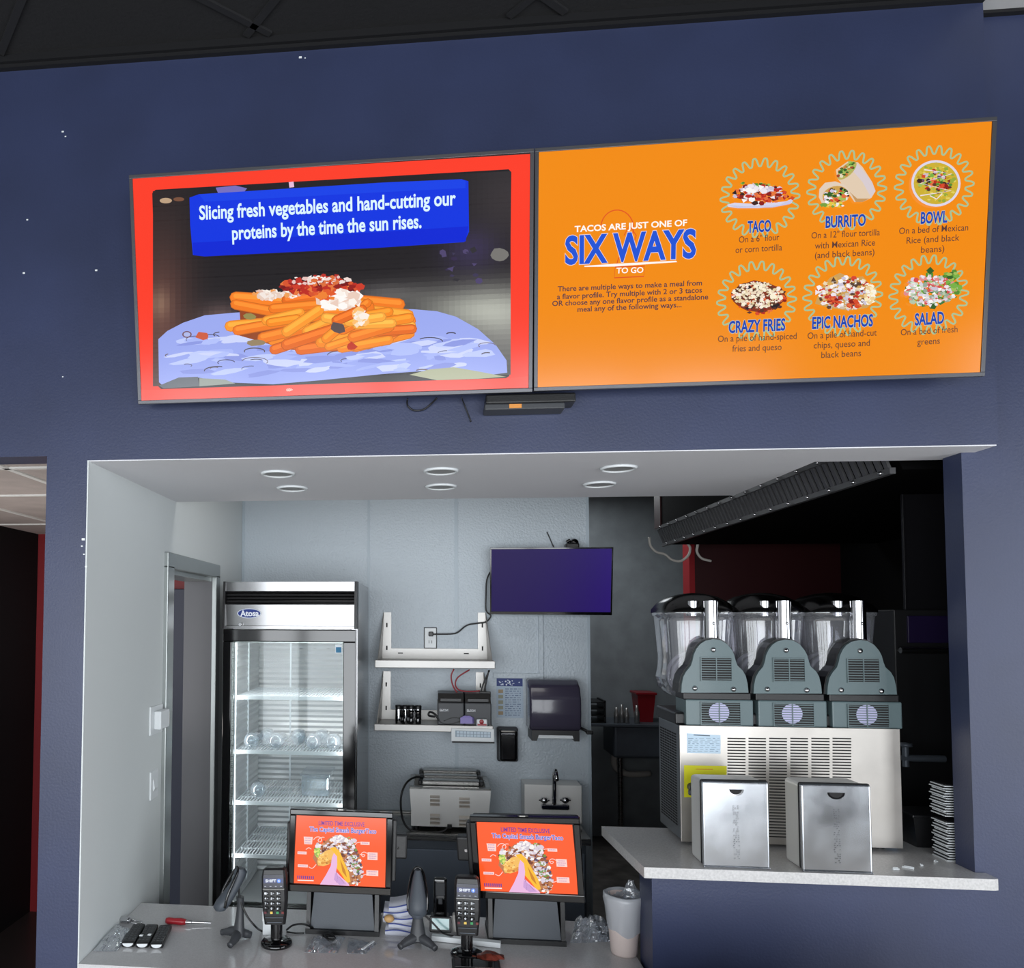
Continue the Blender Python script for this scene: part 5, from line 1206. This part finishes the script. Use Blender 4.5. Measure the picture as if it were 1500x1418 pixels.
# folded towels
random.seed(31)
a, b = atz(562, 1373, ZC), atz(606, 1373, ZC); t = thing('folded_towel', 'folded white cloth with blue stripes beside the left till', 'cloth', ((a.x+b.x)/2, a.y+.05, ZC))
z = ZC; yb = a.y
for k in range(5):
    hgt = .02; sh = .012*math.sin(k*1.9); x0, x1 = a.x+.004+sh, b.x+.02+sh*.4
    m = MB(); rings = []
    for s in range(9):
        r = s/8; x = x0+(x1-x0)*r; zz = z+.004*math.sin(r*5+k)+.003*k*(r-.4); lo = ZC+.0005 if k == 0 else zz
        rings.append([V3((x, yb+.01+k*.006, lo+hgt*.5)), V3((x, yb+.016+k*.006, lo)), V3((x, yb+.13, lo)), V3((x, yb+.135, lo+hgt*.5)), V3((x, yb+.13, lo+hgt)), V3((x, yb+.016+k*.006, lo+hgt))])
    m.loft(rings); mesh('fold', m, 'towel_cloth', t)
    m = MB(); m.tube([(x0+(x1-x0)*s/6, yb+.012+k*.006, z+.017+.004*math.sin(s/6*5+k)+.003*k*(s/6-.4)) for s in range(7)], .0022); mesh('stripe', m, 'towel_stripe', t)
    z += .0195
q = at(570, 1346, yb+.01); m = MB(); m.ball((q.x, yb+.012, q.z), .016, n=9, sx=1.1, sy=.9, sz=.8); mesh('tag', m, 'tan', t, label='tan brown tag')
# handset on charger, tablet, white strip
p = atz(645, 1352, ZC); y0 = p.y; zt = at(644, 1287, y0).z
t = thing('cordless_handset', 'black cordless handset standing upright behind the middle scanner', 'handset', (p.x, y0+.02, ZC))
m = MB(); m.box((p.x-.024, y0, ZC+.01), (p.x+.024, y0+.028, zt), .01, seg=3); mesh('body', m, 'black_gloss', t)
m = MB(); m.box((p.x-.017, y0-.003, zt-.06), (p.x+.017, y0+.003, zt-.015), .003); m.box((p.x-.008, y0-.003, zt-.09), (p.x+.008, y0+.003, zt-.068), .003); mesh('keypad', m, 'charcoal_plastic', t)
m = MB(); m.box((p.x-.034, y0-.014, ZC), (p.x+.034, y0+.05, ZC+.022), .006); mesh('cradle', m, 'black_plastic', t)
y1 = atz(650, 1371, ZC).y+.012; a, b = at(631, 1346, y1), at(658, 1369, y1)
t = thing('small_tablet', 'small tablet with pale teal screen propped beside the middle scanner', 'tablet', ((a.x+b.x)/2, y1, ZC))
Tm = Matrix.Translation((0, y1, ZC+.012)) @ Matrix.Rotation(math.radians(-14), 4, 'X') @ Matrix.Translation((0, -y1, -ZC-.012))
m = MB(); m.box((a.x-.004, y1, ZC+.006), (b.x+.008, y1+.01, a.z+.006), .003, mx=Tm); mesh('case', m, 'black_plastic', t)
m = MB(); m.box((a.x+.004, y1-.001, ZC+.016), (b.x, y1+.002, a.z), mx=Tm); mesh('display', m, 'teal_glass', t)
m = MB(); m.box((b.x+.012, y1+.012, ZC+.001), (b.x+.075, y1+.045, a.z+.012), .006); mesh('power_adapter', m, 'grey_block', label='pale grey plastic block beside the small tablet', cat='block')
a, b = atz(632, 1379, ZC), atz(733, 1390, ZC); d = (b-a).normalized(); s = V3((-d.y, d.x, 0))
m = MB(); m.prism([a+V3((0, 0, .002)), b+V3((0, 0, .002)), b+s*.022+V3((0, 0, .002)), a+s*.022+V3((0, 0, .002))], (0, 0, .016)); mesh('plastic_strip', m, 'white_plastic', label='long white plastic strip in front of the right till', cat='strip')
# phone and packet at the front edge
a, b = atz(662, 1416, ZC), atz(733, 1417.5, ZC)
t = thing('phone', 'black phone lying at the front edge of the counter', 'phone', ((a.x+b.x)/2, .12, ZC))
m = MB(); m.box((a.x, .075, ZC), (b.x, .147, ZC+.011), .005, seg=3); mesh('body', m, 'black_plastic', t); m = MB(); m.box((a.x+.008, .081, ZC+.0105), (b.x-.008, .141, ZC+.0122), .001); mesh('display', m, 'black_gloss', t)
q = atz(722, 1408, ZC); m = MB(); random.seed(12)
rings = []
for i in range(7):
    s = i/6; x = q.x-.05+.085*s; e = math.sin(PI*(s*.9+.05)); rings.append([V3((x, q.y-.01-.018*e+random.uniform(-.004, .004), ZC+.013)), V3((x, q.y+.024*e+.012, ZC+.013)), V3((x, q.y+.014*e+.008, ZC+.014+.009*e+random.uniform(-.002, .003))), V3((x, q.y-.004, ZC+.014+.01*e+random.uniform(-.003, .003)))])
m.loft(rings, smooth=False); mesh('foil_packet', m, 'brown_foil', label='crumpled reddish brown foil packet beside the black phone', cat='packet', loc=(q.x, q.y, ZC+.0125))
# tall white cup lined with a bag
p = atz(915, 1400, ZC); y0 = p.y+.02; r1 = (at(940, 1320, y0).x-at(886, 1320, y0).x)/2; r0_ = r1*.72; zt = at(912, 1312, y0).z; cx = at(914, 1360, y0).x
t = thing('waste_cup', 'tall off white tub lined with a plastic bag, beside the bar end', 'tub', (cx, y0, ZC))
m = MB(); h = zt-ZC; m.lathe([(.001, 0), (r0_*.94, 0), (r0_, .006), (r1*.97, h-.012), (r1, h-.008), (r1, h), (r1*.95, h), (r0_*.92, .012), (.001, .012)], (cx, y0, ZC), n=36); mesh('tub', m, 'cream_foam', t)
m = MB(); rnd = random.Random(4); n = 40; rings = []
for hh, rr, jt in ((h*.42, 1.0, .1), (h*.55, 1.02, .05), (h*.7, 1.04, .05), (h*.85, 1.06, .04), (h*.97, 1.09, .04), (h+.008, 1.06, .03), (h+.01, .97, .03), (h-.02, .9, .03), (h*.7, .84, .03)):
    rb = r0_+(r1-r0_)*min(1, hh/h); ring = []
    for i in range(n): a_ = 2*PI*i/n; k = rr+rnd.uniform(0, jt)+.02*math.sin(a_*5+hh*60); drop = (.05*math.sin(a_*2+1.3)+.02*math.sin(a_*5))*(1 if hh < h*.5 else .1)*h; ring.append(V3((cx+rb*k*math.cos(a_), y0+rb*k*math.sin(a_), ZC+hh+drop)))
    rings.append(ring)
m.loft(rings, cap=False); mesh('bag_liner', m, 'white_bag', t)
m = MB(); rings = []
for k in range(6): e = 1-k/5*.8; rings.append([V3((cx+r1*.45+(.034*e+rnd.uniform(-.004, .004))*math.cos(2*PI*i/10), y0+.012+.026*e*math.sin(2*PI*i/10), ZC+h-.01+k*.011+rnd.uniform(-.003, .003))) for i in range(10)])
m.loft(rings, smooth=False); mesh('bag_tuft', m, 'clear_bag', t)

# ------------------------------------------------------------------ three-bowl frozen drink machine, its back towards the room
MY = .29; MD = .53
A = lambda u, v, y=MY: at(u, v, y)
mx0, mx1 = A(997, 1150).x, A(1319.5, 1150).x; mzt = A(1150, 1065).z; mz0 = ZB+.014
t = thing('drink_machine', 'three bowl frozen drink machine seen from behind on the raised bar', 'drink machine', ((mx0+mx1)/2, (MY+MD)/2, ZB))
m = MB(); m.box((mx0, MY+.002, mz0), (mx1, MD, mzt-.002), .003); m.set(1)
for j in range(7):
    y = MY+.05+(MD-MY-.08)*j/6
    for i in range(34): z = mz0+.04+(mzt-mz0-.075)*i/33; m.box((mx0-.0006, y-.011, z-.0026), (mx0+.001, y+.011, z+.0026))
mesh('cabinet', m, ['steel_dark2', 'slot_dark'], t)
m = MB(); m.box((mx0-.001, MY-.002, mz0-.004), (mx1+.001, MY+.003, mzt), .001); m.set(1)
for u0, u1 in ((1065.2, 1091.7), (1096, 1121.6), (1126.3, 1152.3), (1157.2, 1183.2), (1188, 1214.7), (1219, 1246.4)):
    for i in range(34): v = 1080.5+i*4.36; a, b = A(u0, v), A(u1, v+2.4); m.box((a.x, MY-.0026, b.z), (b.x, MY-.001, a.z))
mesh('back_panel', m, ['steel_panel', 'slot_dark'], t)
for x in (mx0+.05, mx1-.05):
    for y in (MY+.04, MY+.18): m = MB(); m.cyl((x, y, ZB), (x, y, mz0+.002), .016); mesh('foot', m, 'black_plastic', t)
P = Pic((0, MY-.0022, 0), (1, 0, 0), (0, 0, 1), step=.0002); P.poly([(1006, 1074), (1055.5, 1077), (1055.5, 1104), (1006.5, 1103)], (186, 206, 222)); P.layer = 2
random.seed(2)
P.poly([(1016, 1076), (1040, 1077.2), (1040, 1078.4), (1016, 1077.3)], (70, 80, 90))
for r in range(8):
    x = 1008
    while x < 1052: w = random.uniform(2, 8); y = 1081+r*2.7; P.poly([(x, y), (min(1054, x+w), y+.1), (min(1054, x+w), y+1), (x, y+.9)], random.choice([(110, 130, 150), (140, 160, 178), (150, 170, 186)])); x += w+3
mesh('rating_label', P.mb, 'print', t, label='pale blue rating label')
P = Pic((0, MY-.0022, 0), (1, 0, 0), (0, 0, 1), step=.0002); P.poly([(1002, 1121), (1064.5, 1122), (1064.5, 1168), (1002, 1168)], (206, 202, 30)); P.layer = 2; P.poly([(1019, 1126), (1044, 1126.6), (1044, 1127.8), (1019, 1127.2)], (200, 130, 40)); P.poly([(1014, 1138), (1060, 1139), (1060, 1164), (1014, 1163)], (226, 222, 120)); mesh('warning_label', P.mb, 'print', t, label='yellow warning label')
# black deck over the cabinet
m = MB(); zd_ = A(1150, 1052).z; m.box((mx0-.004, MY+.03, mzt-.002), (mx1+.006, MD+.02, zd_+.01), .006); mesh('deck', m, 'black_plastic', t)
uc = (1045, 1152, 1261.2)
X0 = A(1045, 980).x
prof = [(190, 650), (193, 600), (203, 555), (220, 525), (245, 495), (255, 465), (262, 430), (278, 395), (300, 368), (330, 349), (375, 340), (418, 347), (452, 367), (480, 400), (495, 430), (505, 468), (515, 495), (545, 523), (562, 553), (573, 600), (578, 650)]
pp = [A(950+x/3.947, 850+y/3.947, MY+.012) for x, y in prof]; base_z = pp[0].z
loc_ = [(p.x-X0, p.z) for p in pp]
for i, u in enumerate(uc):
    xc = A(u, 980).x; L = lambda x, y, yy=MY+.012: A(950+x/3.947, 850+y/3.947, yy).x-X0+xc; Zz = lambda y, yy=MY+.012: A(1045, 850+y/3.947, yy).z
    m = MB(); m.prism([(xc+x, MY+.012, z) for x, z in loc_], (0, .016, 0)); 
    for x, y in ((375, 402), (268, 626), (492, 629)): q = (L(x, y), MY+.012, Zz(y)); m.set(1); m.lathe([(.001, .006), (.006, .005), (.009, 0), (.009, -.004)], q, axis=(0, -1, 0), n=14); m.set(0)
    hs = mesh('motor_cover', m, ['housing_green', 'chrome'], t)
    m = MB(); zc = sum(z for x, z in loc_)/len(loc_); m.prism([(xc+x*1.045, MY+.027, base_z+(z-base_z)*1.03) for x, z in loc_], (0, .07, 0)); mesh('motor_case', m, 'black_plastic', t)
    m = MB(); m.box((L(192, 0), MY+.014, Zz(692)), (L(580, 0), MY+.1, Zz(650)), .003); mesh('band', m, 'black_plastic', t)
    m = MB(); m.box((L(203, 0), MY+.01, Zz(842)), (L(590, 0), MY+.12, Zz(690)), .004); lb = mesh('lower_cover', m, 'housing_green', t)
    for (x0, y0, x1, y1, par, light_disc) in ((296, 450, 468, 578, hs, 0), (290, 708, 512, 832, lb, 1)):
        yf = MY+.012 if par is hs else MY+.01
        a, b = (L(x0, 0), Zz(y1)), (L(x1, 0), Zz(y0)); m = MB(); m.box((a[0], yf-.0012, a[1]), (b[0], yf+.001, b[1])); m.set(1)
        for c0, c1 in (((a[0]-.003, a[1]-.003), (a[0], b[1]+.003)), ((b[0], a[1]-.003), (b[0]+.003, b[1]+.003)), ((a[0], b[1]), (b[0], b[1]+.003)), ((a[0], a[1]-.003), (b[0], a[1]))): m.box((c0[0], yf-.004, c0[1]), (c1[0], yf+.001, c1[1]))
        n = 9
        for k in range(n): z = a[1]+(b[1]-a[1])*(k+.5)/n; m.box((a[0], yf-.0035, z-.0012), (b[0], yf-.001, z+.0012))
        xm = (a[0]+b[0])/2-(.004 if light_disc else 0); m.box((xm-.0015, yf-.004, a[1]), (xm+.0015, yf-.001, b[1]))
        mats_ = ['slot_dark', 'housing_green']
        if light_disc: m.set(2); m.lathe([(.001, 0), (.032, 0)], (L(392, 0), yf-.0016, Zz(764)), axis=(0, -1, 0), n=24); mats_.append('grille_light_tint')  # pale disc stands for light shining through the grille
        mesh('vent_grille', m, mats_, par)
    # chrome filler column, bowl, drum, lid
    q0, q1 = A(u-1.5, 938, MY+.045), A(u-1.5, 880, MY+.045)
    m = MB(); m.cyl((q0.x, MY+.055, q0.z-.03), (q0.x, MY+.055, q1.z), .0245, n=24); m.ball((q0.x, MY+.03, A(u, 913, MY+.03).z), .005, n=6); m.cyl((q0.x-.05, MY+.085, q1.z-.05), (q0.x-.05, MY+.085, q1.z), .02, n=16); mesh('column', m, 'chrome', t)
    yc = MY+.19; rim = A(u, 897, MY+.07).z; bot = A(u, 1022, MY+.07).z; hgt = rim-bot
    def ring(z, hx, hy, p=4): 
        out = []
        for k in range(36): a_ = 2*PI*k/36; c, s = math.cos(a_), math.sin(a_); out.append(V3((xc-.005+math.copysign(abs(c)**(2/p), c)*hx, yc+math.copysign(abs(s)**(2/p), s)*hy, z)))
        return out
    m = MB(); m.loft([ring(bot, .085, .08), ring(bot+.02, .105, .105), ring(bot+.06, .112, .115), ring(bot+.095, .106, .11), ring(bot+.13, .104, .11), ring(rim-.03, .114, .118), ring(rim-.012, .116, .12), ring(rim-.01, .121, .125), ring(rim, .121, .125)], cap=False); bw = mesh('bowl', m, 'clear_bowl', t)
    m = MB(); m.cyl((xc, yc-.105, bot+.07), (xc, yc+.09, bot+.07), .062, n=28); m.tube([(xc+.07*math.cos(a_*.7), yc-.1+.19*a_/26, bot+.07+.07*math.sin(a_*.7)) for a_ in range(27)], .008, n=6, sub=2); mesh('freezing_drum', m, 'offwhite_drum', t)
    m = MB(); m.loft([ring(rim, .124, .128), ring(rim+.012, .123, .127), ring(rim+.034, .108, .112, 3.4), ring(rim+.055, .075, .085, 3), ring(rim+.066, .035, .05, 2.6), ring(rim+.069, .006, .01, 2)], cap=False); mesh('lid', m, 'smoke_lid', t)
# grey tap at the left of the back panel and a pipe tap at the right
q = A(1010, 1152); m = MB(); m.cyl((q.x+.004, MY-.002, q.z), (q.x+.004, MY-.03, q.z), .013, n=16); m.box((q.x-.014, MY-.04, q.z-.022), (q.x+.014, MY-.026, q.z-.002), .005); m.box((q.x+.0, MY-.036, q.z-.004), (q.x+.02, MY-.022, q.z+.03), .005); mesh('drain_tap', m, 'charcoal_plastic', t)

# ------------------------------------------------------------------ napkin dispensers
d0n = None
for i, (u0, u1, vt, vb, lab) in enumerate(((1028, 1127, 1143, 1269.5, 'left of two upright steel napkin dispensers on the raised bar'), (1172.5, 1277, 1147.5, 1276, 'right of two upright steel napkin dispensers on the raised bar'))):
    a = atz(u0, vb, ZB); b = atz(u1, vb+4, ZB); y = (a.y+b.y)/2; w = at(u1, 1210, y).x-at(u0, 1210, y).x; cx = (at(u1, 1210, y).x+at(u0, 1210, y).x)/2; h = at((u0+u1)/2, vt, y).z-ZB
    if d0n is None:
        w0, h0 = w, h
        d0n = thing('napkin_dispenser', lab, 'napkin dispenser', (cx, y, ZB), group='napkin dispensers on the raised bar')
        m = MB(); m.box((-w/2+.004, .008, 0), (w/2-.004, .115, h-.004), .012, seg=3); mesh('body', m, 'steel_brushed', d0n, local=True)
        m = MB(); m.box((-w/2-.001, .004, .006), (w/2+.001, .014, h), .006); mesh('seal', m, 'black_plastic', d0n, local=True)
        m = MB(); m.box((-w/2+.001, -.004, .001), (w/2-.001, .008, h-.004), .006, seg=3); m.box((-w/2+.002, -.009, .0005), (w/2-.002, .0, .005), .002); fd = mesh('front_cover', m, 'steel_cover', d0n, local=True)
        m = MB(); hc = lambda r, i: (r*math.cos(PI+PI*i/16), r*.8*math.sin(PI+PI*i/16)+h-.026); m.prism([(hc(.024, i)[0], -.0035, hc(.024, i)[1]) for i in range(17)], (0, -.002, 0)); m.set(1); m.prism([(hc(.018, i)[0], -.005, hc(.018, i)[1]) for i in range(17)], (0, -.001, 0)); 
        ring_ = mesh('finger_notch', m, ['chrome', 'slot_dark'], fd, local=True)
        random.seed(17); m = MB()
        for k in range(26):
            z = h*.1+h*.62*k/26
            for x in (-.006, .0, .006):
                if random.random() < .62: xx = x+random.uniform(-.002, .002); m.box((xx-.002, -.0052, z), (xx+.002, -.0036, z+.0045), .0006, seg=1)
        mesh('embossing', m, 'steel_cover', fd, local=True)
    else:
        o = dup(d0n, (cx, y, ZB), label=lab); o.scale = (w/w0, 1, h/h0)
# scraps and drops on the bar
random.seed(44)
for k, (u, v, l, dg, lab) in enumerate(((1238, 1268, .03, -35, 'torn white straw wrapper near the right dispenser'), (1221, 1262, .02, 10, 'tiny white paper scrap behind the right dispenser'), (1330, 1272, .03, -38, 'torn white straw wrapper right of the drink machine'), (1312, 1274, .02, 8, 'tiny white paper scrap in front of the drink machine corner'), (1371, 1263, .012, 30, 'tiny white crumb near the black bin'), (1350, 1268, .01, 70, 'tiny white crumb right of the straw wrapper'))):
    if k < 2: continue
    p = atz(u, v, ZB); R = Matrix.Translation((p.x, p.y, ZB)) @ Matrix.Rotation(math.radians(dg), 4, 'Z'); m = MB(); m.box((-l/2, -.0035, .0003), (l/2, .0035, .004), .001, mx=R); m.box((-l/3, .002, .003), (l/2, .0045, .006), .001, mx=R); mesh('paper_scrap', m, 'white_plastic', label=lab, cat='paper scrap')
# black bin, blue tray and a stack of lids behind the right jamb
a = atz(1346, 1239, ZB)
m = MB(); x0, y0 = 1.545, .345; zt = at(1345, 1193, .36).z
m.hexa([V3((x0+.015, y0, ZB)), V3((1.75, y0, ZB)), V3((1.75, y0+.1, ZB)), V3((x0+.015, y0+.1, ZB))], [V3((x0, y0-.01, zt)), V3((1.76, y0-.01, zt)), V3((1.76, y0+.115, zt)), V3((x0, y0+.115, zt))])
m.box((x0-.004, y0-.014, zt-.006), (1.764, y0+.119, zt+.004), .003)
mesh('bin', m, 'black_plastic', label='low black plastic bin on the bar beside the jamb', cat='bin')
m = MB(); p = at(1331, 1234, .42); xb_ = 1.53; m.box((xb_-.06, .39, ZB), (xb_-.005, .45, ZB+.03), .004); m.box((xb_-.064, .386, ZB+.026), (xb_, .454, ZB+.032), .002)
mesh('blue_tray', m, 'blue_plastic', label='small blue tray on the bar between drink machine and black bin', cat='tray')
y0, y1 = .2, .27
zs = [at(1390, 1256-k*4.5, .23).z for k in range(29)]
for k in range(29):
    z = ZB+.0075*k+(.014 if k > 15 else 0); xo = .004*((k*7) % 3-1)+(-.004 if k > 15 else 0)
    lab = 'white rimmed flat takeout tray in the stack behind the right jamb'
    if k == 0:
        m = MB(); m.box((-.13, -.036, 0), (.13, .036, .0034), .0015); lid0 = mesh('takeout_tray', m, 'white_plastic', label=lab, cat='tray', group='stacked takeout trays on the bar', loc=(0, 0, 0)); lid0.location = (1.692+xo, .2315, z)
        m = MB(); m.box((-.126, -.033, .0034), (.126, .033, .0074), .001); mesh('recess', m, 'black_plastic', lid0, local=True, label='dark recess')
    else: dup(lid0, (1.692+xo, .2315, z), label=lab)

# ------------------------------------------------------------------ kitchen beyond
# exhaust hood with a slatted edge leaning out over the kitchen
X1, Z1, X2, Z2, yN, yF = 1.46, 2.44, 1.50, 2.335, .31, 2.86
t = thing('exhaust_hood', 'dark exhaust hood with slatted edge running back over the kitchen', 'exhaust hood', (2.1, 1.6, Z2))
m = MB(); m.prism([(X1-.004, yN, 2.95), (X1-.004, yN, Z1+.002), (X1+.03, yN, Z1), (X2+.03, yN, Z2+.003), (2.78, yN, Z2+.003), (2.78, yN, 2.95)], (0, yF-yN, 0)); mesh('canopy', m, 'hood_black', t)
m = MB(); m.box((X1-.012, yF-.12, Z1), (X1-.003, yF+.01, 2.9)); mesh('end_panel', m, 'dark_red', t, label='dark red end strip')
n = 58; m = MB()
for k in range(n):
    y = yN+(yF-yN)*(k+.5)/n; m.prism([(X1-.004, y-.011, Z1), (X1-.004, y+.011, Z1), (X1+.006, y+.011, Z1), (X1+.006, y-.011, Z1)], (X2-X1, 0, Z2-Z1))
for x, z in ((X1-.006, Z1), (X2-.006, Z2)): m.box((x-.004, yN, z-.01), (x+.014, yF, z+.01))
m.set(1)
for k in range(15):
    y = yN+(yF-yN)*(k+.3)/15
    for x, z in ((X1-.012, Z1), (X2-.012, Z2)): m.ball((x, y, z), .0075, n=6)
mesh('grille', m, ['hood_slat', 'chrome'], t)
yy = yF+.02; m = MB(); m.tube([at(951, 787, yy), at(953, 800, yy), at(962, 809, yy), at(974, 812, yy), at(984, 820, yy), at(997, 822, yy), at(1008, 814, yy), at(1011, 803, yy), at(1007, 795, yy), at(1010, 788, yy), at(1017, 788, yy), at(1022, 797, yy), at(1021, 808, yy), at(1028, 818, yy), at(1042, 822, yy)], .008)
mesh('cable', m, 'offwhite', label='white cable drooping in loops from the far end of the hood', cat='cable')
# prep sink with bottles and red bin on it
ky = 4.1
a, b = at(899, 1064, ky), at(975, 1112, ky)
t = thing('prep_sink', 'stainless prep sink against the far kitchen wall', 'sink', ((a.x+b.x)/2, 4.3, 0))
m = MB(); m.box((a.x, ky, b.z), (b.x+.2, ky+.4, a.z), .02, seg=3); mesh('basin', m, 'steel_dark', t)
m = MB(); z = at(880, 1062, ky).z; m.box((at(866, 1062, ky).x-.3, ky-.02, a.z-.002), (b.x+.22, ky+.45, a.z+.02), .004); mesh('drainboard', m, 'steel_dark', t)
for u in (908.5,): 
    m = MB(); p = at(u, 1150, ky+.03); m.cyl((p.x, ky+.03, .0), (p.x, ky+.03, b.z), .02); mesh('leg', m, 'steel', t)
m = MB(); p = at(898, 1130, ky+.2); m.tube([(a.x+.05, ky+.2, b.z), (a.x+.05, ky+.2, b.z-.1), (a.x+.14, ky+.22, b.z-.16), (a.x+.25, ky+.25, b.z-.17), (a.x+.35, ky+.3, b.z-.17)], .025); mesh('waste_pipe', m, 'offwhite', t)
zs_ = a.z+.021
tops = [(903, 1036, 'leftmost'), (911, 1032, 'second'), (918, 1037, 'third'), (933, 1033, 'fourth')]
b0 = None
for u, v, nm in tops:
    p = at(u, 1058, ky+.06); h = at(u, v, ky+.06).z-zs_
    lab = {'leftmost': 'steel bottle on the far prep sink, leftmost of four', 'second': 'steel bottle on the far prep sink, second from left', 'third': 'steel bottle on the far prep sink, third from left', 'fourth': 'steel bottle on the far prep sink, right before the red bin'}[nm]
    m = MB(); m.lathe([(.001, 0), (.02, 0), (.021, h*.6), (.012, h*.75), (.011, h), (.001, h)], (p.x, ky+.06, zs_), n=14); mesh('bottle', m, 'steel_soft', label=lab, cat='bottle', group='bottles on the prep sink')
a2, b2 = at(929, 1014, ky+.22), at(956, 1056, ky+.22)
m = MB(); m.hexa([V3((a2.x+.02, ky+.14, zs_)), V3((b2.x-.02, ky+.14, zs_)), V3((b2.x-.02, ky+.3, zs_)), V3((a2.x+.02, ky+.3, zs_))], [V3((a2.x, ky+.12, a2.z)), V3((b2.x, ky+.12, a2.z)), V3((b2.x, ky+.32, a2.z)), V3((a2.x, ky+.32, a2.z))]); m.box((a2.x-.01, ky+.11, a2.z-.012), (b2.x+.01, ky+.33, a2.z+.006), .004)
mesh('red_bin', m, 'red_rubber', label='dark red plastic bin standing on the far prep sink', cat='bin')
# shelf rack by the wall end, dark equipment on the right
a, b = at(866, 1034, 3.9), at(898, 1056, 3.9)
t = thing('dish_rack', 'black dish rack at the left of the far prep sink', 'rack', ((a.x+b.x)/2, ky+.1, zs_))
m = MB()
for k in range(4): z = zs_+.0+(a.z-zs_)*k/3; m.box((a.x-.2, ky+.02, z), (b.x-.01, ky+.3, z+.01))
mesh('tier', m, 'black_plastic', t); m = MB(); m.box((b.x-.02, ky+.02, zs_), (b.x-.005, ky+.3, a.z+.02)); mesh('side', m, 'black_plastic', t)
ey = .78
a, b = at(1309, 893, ey), at(1392, 1135, ey)
t = thing('equipment_cabinet', 'tall dark cabinet with violet panel and steel rail at the far right', 'cabinet', ((a.x+b.x)/2, ey+.1, 0))
m = MB(); m.box((a.x, ey, .0), (2.3, ey+.3, a.z), .004); mesh('body', m, 'dim_cab', t)
q0, q1 = at(1330, 902, ey-.01), at(1390, 942, ey-.01); m = MB(); m.box((q0.x, ey-.008, q1.z), (2.29, ey+.001, q0.z), .002); mesh('panel', m, 'dark_violet', t)
q = at(1330, 953, ey-.03); m = MB(); m.cyl((at(1312, 951, ey).x, ey-.03, q.z), (2.25, ey-.03, q.z), .0115, n=14); m.cyl((at(1318, 951, ey).x, ey-.03, q.z), (at(1318, 951, ey).x, ey+.002, q.z), .008); m.cyl((2.23, ey-.03, q.z), (2.23, ey+.002, q.z), .008); mesh('rail', m, 'steel', t)
m = MB(); p = at(1320, 690, ey+.02); p2 = at(1326, 893, ey+.02); zu = Z2-.004; m.box((p.x-.004, ey+.01, a.z), (p.x+.004, ey+.02, zu), .001); m.box((p.x, ey+.016, a.z), (2.79, ey+.03, zu)); m.set(1); mesh('upper_panel', m, 'edge_panel', t)
q = at(1336, 1112, .6); t2 = thing('wall_tap', 'grey tap in the dark gap right of the drink machine', 'tap', (q.x, .62, q.z))
m = MB(); m.cyl((q.x+.12, .62, q.z), (q.x-.02, .62, q.z), .012); m.cyl((q.x-.01, .62, q.z-.03), (q.x-.01, .62, q.z+.04), .011); mesh('body', m, 'steel_dark', t2)
m = MB(); m.lathe([(.001, .012), (.022, .008), (.022, -.002), (.001, -.004)], (q.x-.01, .62, q.z+.044), n=14); mesh('knob', m, 'steel_dark', t2)
